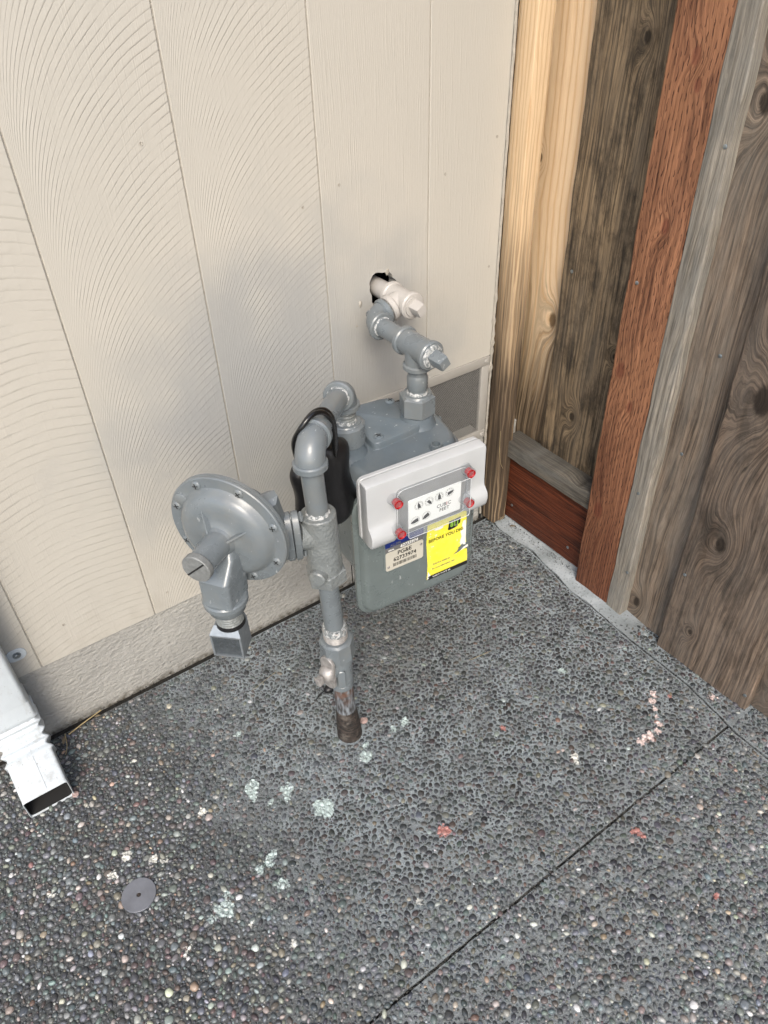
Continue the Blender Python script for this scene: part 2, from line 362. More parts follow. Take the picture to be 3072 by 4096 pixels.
def cement_mat():
    n = N('aggregate_cement', 0.8, spec=0.3); X = n.xyz(n.pos)
    f = n.noise(700, detail=4, rough=0.7); m = n.noise(9, detail=5, rough=0.6)
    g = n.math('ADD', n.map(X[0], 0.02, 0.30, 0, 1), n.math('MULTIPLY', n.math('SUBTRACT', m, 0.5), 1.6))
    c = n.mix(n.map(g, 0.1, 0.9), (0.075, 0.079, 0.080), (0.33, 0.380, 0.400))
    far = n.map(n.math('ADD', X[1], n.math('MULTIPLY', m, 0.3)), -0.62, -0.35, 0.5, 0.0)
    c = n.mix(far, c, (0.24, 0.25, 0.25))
    pt_ = n.noise(24, detail=6, rough=0.7); c = n.mix(n.map(pt_, 0.42, 0.62, 0.0, 0.6), c, (0.11, 0.115, 0.115)); c = n.mix(n.map(pt_, 0.40, 0.30, 0.0, 0.5), c, (0.44, 0.48, 0.49))
    dark_patch = n.map(n.math('ADD', n.vmath('DISTANCE', n.pos, (0.56, -0.16, 0)), n.math('MULTIPLY', n.noise(14, detail=4), 0.16)), 0.13, 0.30, 1.0, 0.0)  # darker patch of cement under the meter
    c = n.mix(n.math('MULTIPLY', dark_patch, 0.6), c, (0.11, 0.11, 0.10))
    c = n.mix(n.map(f, 0.44, 0.60, 0.0, 0.5), c, (0.07, 0.072, 0.07))
    gr = n.map(n.noise(330, detail=3, rough=0.7), 0.58, 0.68)
    c = n.mix(n.math('MULTIPLY', gr, 0.75), c, (0.40, 0.42, 0.41))
    c = paint_marks(n, c)
    c = n.mix(n.math('MULTIPLY', n.map(n.noise(420, detail=5, rough=0.75), 0.50, 0.62), n.map(X[1], -0.55, -0.15, 0.1, 0.45)), c, (0.09, 0.092, 0.09))
    n.color(c); n.bump(n.math('ADD', f, n.noise(170, detail=3)), 0.9, 0.0022); return n.m
def pebble_mat(name, per_object):
    n = N(name, 0.55, spec=0.6)
    if per_object: base = n.node('ShaderNodeObjectInfo').outputs['Color']
    else: base = n.node('ShaderNodeAttribute', attribute_name='tint').outputs['Color']
    a = n.noise(900, detail=3, rough=0.7); b = n.noise(280, detail=3)
    c = n.mix(n.map(a, 0.5, 0.72, 0, 0.22), base, (0.20, 0.21, 0.205))
    c = n.mix(n.map(b, 0.45, 0.7, 0, 0.5), c, (0.03, 0.03, 0.03), 'MULTIPLY') if False else c
    haze = n.map(n.noise(7.5, detail=5, rough=0.6), 0.44, 0.66)
    X = n.xyz(n.pos); hz = n.math('MULTIPLY', haze, n.map(X[1], -0.60, -0.42, 0.05, 0.18))
    hz = n.math('MULTIPLY', n.math('MULTIPLY', hz, n.map(X[0], 0.0, 0.2, 0.3, 1.0)), n.map(X[0], 0.45, 0.75, 1.0, 0.35))
    c = n.mix(n.math('MULTIPLY', hz, n.map(a, 0.3, 0.6, 0.3, 1.0)), c, (0.26, 0.30, 0.305))
    gm = n.noise(460, detail=5, rough=0.75); up = n.map(X[1], -0.55, -0.15, 0.15, 0.8)
    c = n.mix(n.math('MULTIPLY', n.map(gm, 0.54, 0.64), n.math('MULTIPLY', up, 0.5)), c, (0.20, 0.205, 0.20)); c = n.mix(n.math('MULTIPLY', n.map(gm, 0.47, 0.38), up), c, (0.035, 0.035, 0.034))
    c = paint_marks(n, c, 0.12)
    n.color(c); n.bump(a, 0.35, 0.0006); n.rough(n.map(b, 0.35, 0.65, 0.20, 0.60)); return n.m
def mortar_mat():
    n = N('smooth_mortar', 0.85, spec=0.2)
    a = n.noise(22, detail=6, rough=0.65); b = n.noise(240, detail=4)
    c = n.mix(n.map(a, 0.35, 0.65), (0.36, 0.39, 0.405), (0.22, 0.245, 0.25))
    X = n.xyz(n.pos); c = n.mix(n.math('MULTIPLY', n.map(X[1], -0.36, -0.50), 0.8), c, (0.10, 0.11, 0.11))
    c = n.mix(n.map(b, 0.58, 0.68, 0, 0.6), c, (0.06, 0.06, 0.055)); n.color(c)
    n.bump(n.math('ADD', a, n.math('MULTIPLY', b, 0.4)), 0.7, 0.0035); return n.m

M = {}
M['enamel'] = metal_paint(); M['enamel_meter'] = metal_paint('meter_enamel', (0.130, 0.157, 0.157), 0.22, 0.05, 0.12)
M['enamel_cover'] = metal_paint('meter_cover_enamel', (0.120, 0.150, 0.172), 0.28, 0.10, 0.15)
M['enamel_rough'] = metal_paint('cast_enamel', (0.175, 0.192, 0.192), 0.34, 0.3, 0.8)
M['cast_cap'] = simple('dull_cast_cap', (0.24, 0.25, 0.245), 0.6, 0.3, 0.3, 120, 0.6)
M['cream_pipe'] = simple('cream_painted_pipe', (0.42, 0.40, 0.37), 0.4, 0, 0.08, 40, 0.25)
M['steel'] = simple('worn_bare_steel', (0.46, 0.44, 0.42), 0.48, 0.5, 0.45, 130, 0.35)
M['zinc'] = simple('zinc_screw', (0.36, 0.40, 0.42), 0.3, 0.8, 0.3, 200, 0.1)
def tape_mat():
    n = N('thread_sealant', 0.45); a = n.noise(210, detail=4, rough=0.7)
    n.color(n.mix(n.map(a, 0.44, 0.56), (0.14, 0.155, 0.16), (0.46, 0.47, 0.46))); n.bump(a, 0.8, 0.001); return n.m
M['tape'] = tape_mat()
M['black_rubber'] = simple('black_vinyl', (0.008, 0.008, 0.009), 0.42, 0, 0.3, 12, 0.35, 0.004)
M['black_cable'] = simple('black_cable', (0.008, 0.008, 0.008), 0.16, 0, 0.2, 30, 0.0)
def wrap_mat():
    n = N('dirty_pipe_wrap', 0.6); a = n.noise(1.0, n.vmath('MULTIPLY', n.pos, (90, 90, 260)), detail=5, rough=0.65); b = n.noise(60, detail=5, rough=0.65)
    c = n.mix(n.map(a, 0.42, 0.6), (0.010, 0.008, 0.007), (0.050, 0.036, 0.028)); c = n.mix(n.map(b, 0.52, 0.64, 0, 0.75), c, (0.11, 0.095, 0.08))
    n.color(c); n.bump(a, 1.0, 0.004); return n.m
M['black_tape'] = wrap_mat()
M['void'] = simple('cavity_shade', (0.006, 0.006, 0.006), 0.9, 0, 0.2, 20, 0)
M['crevice'] = simple('dirt_in_gap', (0.022, 0.020, 0.016), 0.95, 0, 0.5, 150, 0.9, 0.004)
def alum_mat():
    n = N('white_aluminium', 0.3); g = n.noise(1.0, n.vmath('MULTIPLY', n.pos, (60, 60, 22)), detail=6, rough=0.7); Z = n.xyz(n.pos)[2]
    c = n.mix(n.math('MULTIPLY', n.map(g, 0.50, 0.68), n.map(Z, 0.0, 0.25, 0.8, 0.25)), (0.50, 0.545, 0.57), (0.30, 0.30, 0.28))
    c = n.mix(n.map(n.noise(260, detail=3), 0.68, 0.72, 0, 0.6), c, (0.2, 0.19, 0.17)); n.color(c); n.bump(n.noise(28, detail=3), 0.5, 0.003); return n.m
M['white_alum'] = alum_mat()
M['vent_metal'] = simple('painted_vent_frame', (0.34, 0.325, 0.295), 0.5, 0, 0.08, 60, 0.2)
M['caulk'] = simple('cream_caulk', (0.40, 0.37, 0.315), 0.45, 0, 0.2, 120, 0.8, 0.002)
M['index'] = simple('grey_index_plastic', (0.43, 0.445, 0.45), 0.30, 0, 0.06, 30, 0.08)
M['dial'] = simple('white_dial_plate', (0.80, 0.82, 0.80), 0.4, 0, 0.02, 30, 0)
M['black_ink'] = simple('black_print', (0.012, 0.012, 0.012), 0.5, 0, 0.1, 30, 0)
M['grey_ink'] = simple('grey_print', (0.14, 0.14, 0.13), 0.5, 0, 0.1, 30, 0)
M['red'] = simple('red_seal', (0.34, 0.003, 0.006), 0.4, 0, 0.1, 80, 0)
M['white_ink'] = simple('white_print', (0.75, 0.75, 0.72), 0.5, 0, 0.1, 200, 0)
M['blue'] = simple('navy_band', (0.008, 0.022, 0.15), 0.35, 0, 0.1, 30, 0)
M['plate_grey'] = simple('grey_plate', (0.16, 0.16, 0.16), 0.4, 0.2, 0.15, 60, 0)
M['plate_beige'] = simple('beige_plate', (0.50, 0.48, 0.41), 0.4, 0, 0.08, 60, 0.05)
M['green'] = simple('lime_print', (0.22, 0.42, 0.05), 0.5, 0, 0.1, 60, 0)
M['straw'] = simple('dry_straw', (0.42, 0.33, 0.17), 0.7, 0, 0.3, 60, 0)
M['pinkstone'] = simple('pink_stone', (0.50, 0.36, 0.33), 0.7, 0, 0.4, 120, 0.8, 0.003)
M['disc'] = simple('galvanised_disc', (0.19, 0.20, 0.225), 0.42, 0.3, 0.25, 45, 0.3)
M['ground'] = simple('yard_concrete', (0.16, 0.16, 0.15), 0.9, 0, 0.3, 12, 0.6, 0.005)
def sticker_mat():
    n = N('yellow_vinyl', 0.45)
    a = n.noise(60, detail=4)
    c = n.mix(n.map(a, 0.3, 0.7), (0.80, 0.72, 0.045), (0.74, 0.68, 0.09))
    n.color(n.mix(n.map(n.noise(130, detail=5, rough=0.7), 0.63, 0.68), c, (0.72, 0.72, 0.60))); n.bump(n.noise(40, detail=2), 0.5, 0.002); return n.m
M['sticker'] = sticker_mat()
def rust_mat():
    n = N('rusty_black_pipe', 0.6); X = n.xyz(n.pos)
    s = n.noise(1.0, n.vmath('MULTIPLY', n.pos, (220, 220, 40)), detail=5, rough=0.65)
    c = n.mix(n.map(s, 0.4, 0.6), (0.035, 0.033, 0.032), (0.20, 0.22, 0.24))
    r = n.math('MULTIPLY', n.map(n.noise(70, detail=5), 0.42, 0.6), n.map(X[2], 0.09, 0.14))
    c = n.mix(r, c, (0.11, 0.045, 0.02)); n.color(c); n.bump(s, 0.6, 0.0015); return n.m
M['rust'] = rust_mat()
def clear_mat():
    n = N('clear_polycarbonate', 0.08); n.color((0.40, 0.42, 0.44)); n.b.inputs['IOR'].default_value = 1.5
    lw = n.node('ShaderNodeLayerWeight'); lw.inputs[0].default_value = 0.35
    g = n.node('ShaderNodeBsdfTransparent'); g.inputs[0].default_value = (0.97, 0.98, 0.985, 1); mx = n.node('ShaderNodeMixShader')
    n.put(mx.inputs[0], n.map(lw.outputs['Facing'], 0.0, 1.0, 0.06, 0.55))
    n.t.links.new(g.outputs[0], mx.inputs[1]); n.t.links.new(n.b.outputs[0], mx.inputs[2]); n.t.links.new(mx.outputs[0], n.out.inputs[0])
    return n.m
M['clear'] = clear_mat()

# ================================================================== GROUND
g = NB(); bmesh.ops.create_grid(g, x_segments=8, y_segments=8, size=15); 
for v in g.verts: v.co.z = -0.03
tag(obj('ground', g, M['ground'], None, smooth=0), kind='structure')

# joint line between the slab and the strip along the fence (a slightly wandering crack)
JN = [(0.975, 0.0), (0.966, -0.06), (0.968, -0.11), (0.972, -0.16), (0.965, -0.21), (0.955, -0.27), (0.949, -0.324), (0.950, -0.36), (0.9476, -0.389), (0.9432, -0.471), (0.9426, -0.597), (0.930, -0.68), (0.923, -0.714), (0.9217, -0.781), (0.915, -0.9), (0.905, -1.2), (0.90, -1.6)]
def joint_x(y):
    for (xa, ya), (xb, yb) in zip(JN, JN[1:]):
        if yb <= y <= ya: return xa + (xb-xa)*(ya-y)/(ya-yb)
    return JN[0][0] if y > 0 else JN[-1][0]
GY = -0.702                                            # tooled groove across the slab
pav = empty('pavement', (0, 0, 0), kind='structure')
def gridpoly(x0f, x1f, ys, nx, z):
    bm = NB(); R = []
    for y in ys:
        a, b = x0f(y), x1f(y)
        R.append([Vector((a+(b-a)*i/nx, y, z(a+(b-a)*i/nx, y))) for i in range(nx+1)])
    rings(bm, R, False, False, False); 
    bmesh.ops.recalc_face_normals(bm, faces=bm.faces)
    for f in bm.faces:
        if f.normal.z < 0: f.normal_flip()
    return bm
def zg(x, y): return 0.0012*noise.noise(Vector((x*9, y*9, 3)))
def jag(y, k): return 0.0025*noise.noise(Vector((y*60, k, 0)))
ysA = list(np.linspace(-0.010, GY+0.0022, 120)); ysB = list(np.linspace(GY-0.0022, -1.6, 60))
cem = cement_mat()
def slab(name, ys, xl, xr, nx, m):
    bm = gridpoly(xl, xr, ys, nx, zg)
    for v in bm.verts:
        if abs(v.co.y-GY) < 0.0023: v.co.y += 0.0016*noise.noise(Vector((v.co.x*95, 4 if v.co.y > GY else 8, 0)))
    es = [e for e in bm.edges if e.is_boundary]                 # skirt down into the gap
    r = bmesh.ops.extrude_edge_only(bm, edges=es)
    for v in [q for q in r['geom'] if isinstance(q, bmesh.types.BMVert)]: v.co.z = -0.022
    return obj(name, bm, m, pav, smooth=40)
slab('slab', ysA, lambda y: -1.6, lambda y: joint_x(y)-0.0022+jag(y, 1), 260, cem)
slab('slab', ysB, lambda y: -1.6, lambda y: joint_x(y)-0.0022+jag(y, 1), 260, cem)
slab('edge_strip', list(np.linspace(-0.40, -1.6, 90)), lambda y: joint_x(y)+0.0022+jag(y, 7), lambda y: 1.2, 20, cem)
# smooth mortar in the corner, feathering up towards the fence
def zm(x, y):
    t = min(1, max(0, (x-joint_x(y))/0.05)); e = min(1, max(0, (y+0.46)/0.10))
    return 0.001 + e*(0.013*t + 0.0025*noise.noise(Vector((x*25, y*25, 1))))
bm = gridpoly(lambda y: joint_x(y)+0.0010+0.006*noise.noise(Vector((y*22, 9, 1))), lambda y: 1.10, list(np.linspace(0.004, -0.46, 90)), 26, zm)
es = [e for e in bm.edges if e.is_boundary]; r = bmesh.ops.extrude_edge_only(bm, edges=es)
for v in [q for q in r['geom'] if isinstance(q, bmesh.types.BMVert)]: v.co.z = -0.02
obj('mortar_fillet', bm, mortar_mat(), pav, label='smooth pale mortar filling the corner along the fence foot', smooth=60)
bm = NB(); box(bm, -1.6, 1.2, -1.6, 0.06, -0.024, -0.0055); obj('joint_bed', bm, M['crevice'], pav, smooth=0)

# -------- pebbles of the exposed aggregate
PAL = [((0.045, 0.050, 0.052), 30), ((0.070, 0.075, 0.075), 22), ((0.030, 0.033, 0.038), 18), ((0.105, 0.105, 0.095), 12), ((0.075, 0.060, 0.048), 10),
       ((0.060, 0.040, 0.038), 7), ((0.055, 0.066, 0.060), 9), ((0.17, 0.155, 0.125), 6), ((0.16, 0.115, 0.075), 1.2), ((0.20, 0.195, 0.175), 3.0), ((0.34, 0.34, 0.315), 0.7), ((0.11, 0.06, 0.045), 0.8)]
pw = np.array([p[1] for p in PAL], float); pw /= pw.sum(); pc = np.array([p[0] for p in PAL])
def allowed(x, y, r):
    if y > -0.012-r*0.5: return False
    jx = joint_x(y)
    if abs(x-jx) < 0.0035+r: return False
    if x > jx and (y > -0.40 or x > 1.02): return False
    if abs(y-GY) < 0.0030+r*0.5 and (x > 0.86 or (0.20 < x < 0.76 and math.sin(x*61)+math.sin(x*23+1) > -1.1)): return False
    if (x+0.0353)**2+(y+0.3645)**2 < 0.0265**2: return False
    if (x-0.376)**2+(y+0.314)**2 < 0.027**2: return False
    return True
cell = 0.0056; X0, X1, Y0, Y1 = -0.45, 1.03, -1.12, -0.01
nx_, ny_ = int((X1-X0)/cell)+1, int((Y1-Y0)/cell)+1; gridc = {}
P = []
tries = int((X1-X0)*(Y1-Y0)/(0.0050**2)*9)
cx = rng.uniform(X0, X1, tries); cy = rng.uniform(Y0, Y1, tries); rr = np.clip(rng.lognormal(math.log(0.0030), 0.28, tries), 0.0014, 0.0066)
order = np.concatenate([np.argsort(-rr[:tries//2]), np.arange(tries//2, tries)])
for i in order:
    x, y, r = cx[i], cy[i], rr[i]
    if i >= tries//2: r = min(r, 0.0018)
    gx, gy = int((x-X0)/cell), int((y-Y0)/cell); ok = True
    nz_ = noise.noise(Vector((x*26, y*26, 8)))+0.6*noise.noise(Vector((x*70, y*70, 2)))
    if nz_ > 0.30 and x > 0.05 and rng.random() < 0.8: continue
    for ax in (-2, -1, 0, 1, 2):
        for ay in (-2, -1, 0, 1, 2):
            for (qx, qy, qr) in gridc.get((gx+ax, gy+ay), ()):
                if (x-qx)**2+(y-qy)**2 < ((r+qr)*0.86)**2: ok = False; break
            if not ok: break
        if not ok: break
    if not ok or not allowed(x, y, r): continue
    gridc.setdefault((gx, gy), []).append((x, y, r)); P.append((x, y, r))
P = np.array(P); NP = len(P); print('pebbles', NP)
# base pebble shapes: low domes with 9 sides, unit radius
NS = 9; SHAPES = []
for k in range(14):
    ph = rng.uniform(0, 2*PI); asp = rng.uniform(0.55, 0.98); V = []
    lob = rng.uniform(0.86, 1.12, NS)
    for rad, h in ((1.0, -0.35), (0.97, 0.10), (0.74, 0.38), (0.36, 0.52)):
        for i in range(NS):
            a = 2*PI*i/NS; q = rad*(lob[i] if rad > 0.7 else (lob[i]+1)/2)
            V.append((q*math.cos(a), q*asp*math.sin(a), h*(1+0.12*math.sin(a*2+ph))))
    V.append((0.02, 0.0, 0.56)); F = []
    for L_ in range(3):
        for i in range(NS): F.append((L_*NS+i, L_*NS+(i+1) % NS, (L_+1)*NS+(i+1) % NS, (L_+1)*NS+i))
    for i in range(NS): F.append((3*NS+i, 3*NS+(i+1) % NS, 4*NS, 4*NS))
    SHAPES.append((np.array(V), np.array(F)))
def facts(x, y):
    """how much cement covers the stones there (0 proud and packed .. 1 sunk)"""
    s = min(1, max(0, (x-0.0)/0.30)); s2 = min(1, max(0, (y+0.95)/0.45))
    return min(1, max(0, s*s2*0.95 + 0.5*noise.noise(Vector((x*7, y*7, 5)))))
pal_i = rng.choice(len(PAL), NP, p=pw); tint = pc[pal_i]*np.array([0.95, 1.0, 1.05])*np.clip(rng.lognormal(-0.12, 0.42, (NP, 1)), 0.3, 2.6)*rng.uniform(0.89, 1.11, (NP, 3))
ang = rng.uniform(0, 2*PI, NP); shp = rng.integers(0, len(SHAPES), NP)
cov = np.array([facts(x, y) for x, y, r in P])
bright = tint.mean(1) > 0.14
for i in range(NP):
    if bright[i] and cov[i] > 0.45 and rng.random() < 0.35: tint[i] = pc[rng.integers(0, 3)]
tint = (tint*0.9+tint.mean(1)[:, None]*0.1)*1.9*(1-0.66*cov[:, None]*rng.uniform(0.75, 1.15, (NP, 1))); tint = np.minimum(tint, 0.60)
C3 = np.array(CAM); dist = np.sqrt((P[:, 0]-C3[0])**2+(P[:, 1]-C3[1])**2+C3[2]**2)
Rc = np.array([_X, _Y, _Z])
q = (np.c_[P[:, 0], P[:, 1], np.zeros(NP)]-C3) @ Rc
uu = 1536+_f*q[:, 0]/q[:, 2]; vv = 2048+_f*q[:, 1]/q[:, 2]
inview = (uu > 60) & (uu < 3010) & (vv > 60) & (vv < 4040) & (q[:, 2] > 0)
size = np.where(inview, P[:, 2]/dist, 0); big300 = set(np.argsort(-size)[:300].tolist())
hs = np.where(cov > 0.5, 0.75, 1.0)*rng.uniform(0.75, 1.15, NP)
zc = -cov*0.02*P[:, 2]+0.0004 + np.array([zg(x, y) for x, y, r in P])
sunk = 0.05+0.10*cov                                    # share of the stone under the cement
VV = []; FF = []; TT = []; off = 0
pm1 = pebble_mat('pebbles_bed', False); pm2 = pebble_mat('pebble_single', True)
shape_me = []
for V, F in SHAPES:
    me = bpy.data.meshes.new('pebble'); me.from_pydata([tuple(v) for v in V], [], [tuple(dict.fromkeys(f)) for f in F.tolist()])
    me.materials.append(pm2); me.shade_smooth(); shape_me.append(me)
for i in range(NP):
    x, y, r = P[i]; V, F = SHAPES[shp[i]]; a = ang[i]; h = hs[i]; s = r*1.0
    zz = zc[i]-sunk[i]*r*0.5
    if i in big300:
        o = bpy.data.objects.new('pebble', shape_me[shp[i]]); col.objects.link(o); o.parent = pav
        o.location = (x, y, zz); o.rotation_euler = (0, 0, a); o.scale = (s, s, s*h); o.color = (*tint[i], 1); continue
    ca, sa = math.cos(a), math.sin(a)
    W_ = np.empty_like(V); W_[:, 0] = x+s*(V[:, 0]*ca-V[:, 1]*sa); W_[:, 1] = y+s*(V[:, 0]*sa+V[:, 1]*ca); W_[:, 2] = zz+s*h*V[:, 2]
    VV.append(W_); FF.append(F+off); TT.append(np.repeat(tint[i][None], len(V), 0)); off += len(V)
VV = np.concatenate(VV); FF = np.concatenate(FF); TT = np.concatenate(TT)
tri = FF[:, 2] == FF[:, 3]; quads = FF[~tri]; tris = FF[tri][:, :3]
me = bpy.data.meshes.new('pebble_bed'); nq, ntr = len(quads), len(tris)
me.vertices.add(len(VV)); me.vertices.foreach_set('co', VV.ravel())
loops = np.concatenate([quads.ravel(), tris.ravel()]); me.loops.add(len(loops)); me.loops.foreach_set('vertex_index', loops.astype(np.int32))
me.polygons.add(nq+ntr); st = np.concatenate([np.arange(nq)*4, nq*4+np.arange(ntr)*3]).astype(np.int32)
me.polygons.foreach_set('loop_start', st)
me.update(calc_edges=True); me.validate()
at = me.attributes.new('tint', 'FLOAT_COLOR', 'POINT'); at.data.foreach_set('color', np.c_[TT, np.ones(len(TT))].astype(np.float32).ravel())
me.materials.append(pm1); me.shade_smooth()
o = bpy.data.objects.new('pebble_bed', me); col.objects.link(o); o.parent = pav; tag(o, kind='stuff')

# ================================================================== HOUSE WALL
wall = empty('house_wall', (0.4, 0, 0), label='cream painted plank siding wall on a low concrete foundation', cat='wall')
def wobj(name, bm, m, label=None, smooth=35, kind=None, parent=None):
    o = obj(name, bm, m, None, label, smooth, kind)
    o.parent = parent or wall
    if not parent: o.matrix_parent_inverse = Matrix.Translation((-0.4, 0, 0))
    return o
EDG = [-1.4335, -1.2323, -1.0311, -0.8299, -0.6287, -0.4275, -0.2263, -0.0255, 0.1746, 0.3765, 0.5820, 0.7867, 0.9510]
VX0, VX1, VZ0, VZ1 = 0.592, 0.9475, 0.2390, 0.4335
HOLE = (0.690, 0.636)
for k in range(len(EDG)-1):
    x0, x1 = EDG[k]+0.0009, EDG[k+1]-0.0009
    z0 = 0.1675 if x1 < VX0 else VZ1+0.0005
    if EDG[k] > 0.57 and EDG[k] < 0.6: z0 = VZ1+0.0005
    style = {10: 1, 11: 1, 7: 2, 0: 2}.get(k, 0)
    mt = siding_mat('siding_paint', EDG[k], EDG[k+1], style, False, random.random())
    bm = NB(); z1 = 2.7; ch = 0.0011; dp = 0.012
    if k == 10:
        # front face with an irregular hole round the pipe
        cx0, cz0 = HOLE; sq = 0.062; nh = 32
        hole = []; sqr = []
        for i in range(nh):
            a = 2*PI*i/nh; r = 0.0265*(1+0.10*math.sin(a*3+1)+0.05*math.sin(a*7)) + (0.004 if 0.6 < a < 2.6 else 0)
            hole.append(Vector((cx0-0.001+r*math.cos(a), -0.002, cz0+0.002+r*1.05*math.sin(a))))
            m_ = max(abs(math.cos(a)), abs(math.sin(a))); sqr.append(Vector((cx0+sq*math.cos(a)/m_, -0.002, cz0+sq*math.sin(a)/m_)))
        mid = [h.lerp(s_, 0.18)+Vector((0, 0.0004, 0)) for h, s_ in zip(hole, sqr)]
        back = [Vector((h.x, 0.02, h.z)) for h in hole]
        rings(bm, [sqr, mid, hole, back], True, False, False)
        def q(a, b, c, d): bm.faces.new([bm.verts.new(v) for v in ((a, -0.002, c), (b, -0.002, c), (b, -0.002, d), (a, -0.002, d))])
        xa, xb, za, zb = cx0-sq, cx0+sq, cz0-sq, cz0+sq
        q(x0+ch, x1-ch, z0, za); q(x0+ch, x1-ch, zb, z1); q(x0+ch, xa, za, zb); q(xb, x1-ch, za, zb)
        for xx, s_ in ((x0, 1), (x1, -1)):
            A = [bm.verts.new(v) for v in ((xx+s_*ch, -0.002, z0), (xx+s_*ch, -0.002, z1), (xx, -0.002+ch, z1), (xx, -0.002+ch, z0), (xx, dp, z1), (xx, dp, z0))]
            bm.faces.new((A[0], A[1], A[2], A[3])); bm.faces.new((A[3], A[2], A[4], A[5]))
        bm.faces.new([bm.verts.new(v) for v in ((x0, -0.002+ch, z0), (x1, -0.002+ch, z0), (x1, dp, z0), (x0, dp, z0))])
        bm.normal_update()
        for f in bm.faces:
            if f.normal.y > 0.3: f.normal_flip()
    else:
        pr = [(x0, dp), (x0, -0.002+ch), (x0+ch, -0.002), (x1-ch, -0.002), (x1, -0.002+ch), (x1, dp)]
        rings(bm, [[Vector((a, b, z)) for a, b in pr] for z in (z0, z1)], True, True, True)
        bmesh.ops.recalc_face_normals(bm, faces=bm.faces)
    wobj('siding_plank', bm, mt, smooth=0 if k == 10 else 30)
for x in EDG:
    z0 = 0.168 if x < VX0 else VZ1+0.001
    bm = NB(); box(bm, x-0.006, x+0.006, 0.0002, 0.010, z0+0.0006, 2.7); wobj('groove_strip', bm, M['caulk'], smooth=0)
fm = foundation_mat()
def front_sheet(x0, x1, z0, z1, y, n=160, amp=0.0):
    bm = NB(); R = []
    xs = np.linspace(x0, x1, n)
    for z in list(np.linspace(z0, z1, 14)):
        R.append([Vector((x, y+amp*noise.noise(Vector((x*22, z*30, 2))), z)) for x in xs])
    R.insert(0, [Vector((x, 0.05, z0)) for x in xs]); R.append([Vector((x, 0.05, z1)) for x in xs])
    rings(bm, R, False, False, False); bmesh.ops.recalc_face_normals(bm, faces=bm.faces); return bm
wobj('foundation', front_sheet(-1.43, VX0-0.001, -0.03, 0.1668, 0.0035, 300, 0.0012), fm, 'rough painted concrete foundation under the planks', 60)
wobj('foundation', front_sheet(VX0+0.001, 1.1, -0.03, VZ0-0.0005, 0.0035, 90, 0.0012), fm, None, 60)
bm = NB(); box(bm, -1.43, 1.15, 0.075, 0.09, -0.03, 2.7); wobj('backing_board', bm, M['void'], smooth=0)
# foundation vent
bm = NB(); fw = 0.020
for b in ((VX0, VX1, VZ1-fw, VZ1), (VX0, VX1, VZ0, VZ0+fw)): box(bm, b[0], b[1], -0.0048, 0.004, b[2], b[3], 0.0012)
fr = wobj('vent_frame', bm, M['vent_metal'])
bm = NB()
for b in ((VX0, VX0+fw), (VX1-fw, VX1)): box(bm, b[0], b[1], -0.0044, 0.0035, VZ0+fw, VZ1-fw, 0.0010)
wobj('vent_frame', bm, M['vent_metal'])
bm = NB(); ax0, ax1, az0, az1 = VX0+fw-0.001, VX1-fw+0.001, VZ0+fw-0.001, VZ1-fw+0.001
wx, wz = ax1-ax0, az1-az0; pt = 0.0036; tw = 0.00036
for sgn in (1, -1):
    kk = -wz
    while kk < wx:
        pts = []
        # line x = kk + t, z = t (sgn 1) or z = wz - t
        t0 = max(0, -kk); t1 = min(wz, wx-kk)
        if t1-t0 > 0.001:
            za, zb = (t0, t1) if sgn > 0 else (wz-t0, wz-t1)
            A_ = Vector((ax0+kk+t0, -0.001 if sgn > 0 else -0.0004, az0+za)); B_ = Vector((ax0+kk+t1, A_.y, az0+zb))
            s_ = Vector((0.7*tw, 0, -0.7*tw*sgn)); dpt = Vector((0, 0.0011, 0))
            v = [bm.verts.new(c) for c in (A_-s_, A_+s_, B_+s_, B_-s_)]; bm.faces.new(v)
        kk += pt
wobj('vent_mesh', bm, simple('vent_wire', (0.26, 0.255, 0.24), 0.5, 0, 0.1, 60, 0), 'fine diagonal wire mesh of the foundation vent', 0, kind='stuff')
bm = NB(); box(bm, VX0-0.004, VX1+0.002, 0.055, 0.07, VZ0-0.02, VZ1+0.02); wobj('vent_cavity', bm, M['void'], smooth=0)
for (x, z) in ((0.9385, 0.4240), (0.9385, 0.2485)):
    bm = NB(); lathe(bm, frame((x, -0.0046, z), (0, -1, 0)), [(0, 0.0052), (0.0012, 0.0050), (0.0022, 0.0036), (0.0022, 0.0012), (0.0014, 0.001)], 16)
    wobj('vent_screw', bm, M['vent_metal'])
# bead of caulk where the siding meets the fence stud
bm = NB(); pts = [(0.9512+0.0012*noise.noise(Vector((z*30, 0, 0))), -0.004-0.0012*noise.noise(Vector((z*55, 2, 0))), z) for z in np.linspace(0.02, 2.4, 260)]
tube(bm, pts, [0.0026+0.0012*noise.noise(Vector((p[2]*70, 5, 0)))+(0.0022 if 0.40 < p[2] < 0.56 and noise.noise(Vector((p[2]*90, 7, 0))) > 0.1 else 0) for p in pts], 8)
wobj('caulk_bead', bm, M['caulk'])
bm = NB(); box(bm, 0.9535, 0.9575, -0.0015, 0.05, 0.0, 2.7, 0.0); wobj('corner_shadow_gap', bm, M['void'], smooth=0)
# blob of caulk and knock marks near the pipe hole
for (x, z, r) in ((0.643, 0.625, 0.006), (0.668, 0.602, 0.005), (0.700, 0.666, 0.006), (0.634, 0.588, 0.002)):
    bm = NB(); bmesh.ops.create_icosphere(bm, subdivisions=2, radius=1.0)
    for v in bm.verts:
        d = 1+0.5*noise.noise(v.co*2.2+Vector((x*50, 0, z*40))); v.co = Vector((x+v.co.x*r*0.6*d, -0.0022+v.co.y*0.0018, z+v.co.z*r*d))
    wobj('paint_lump', bm, M['caulk'])

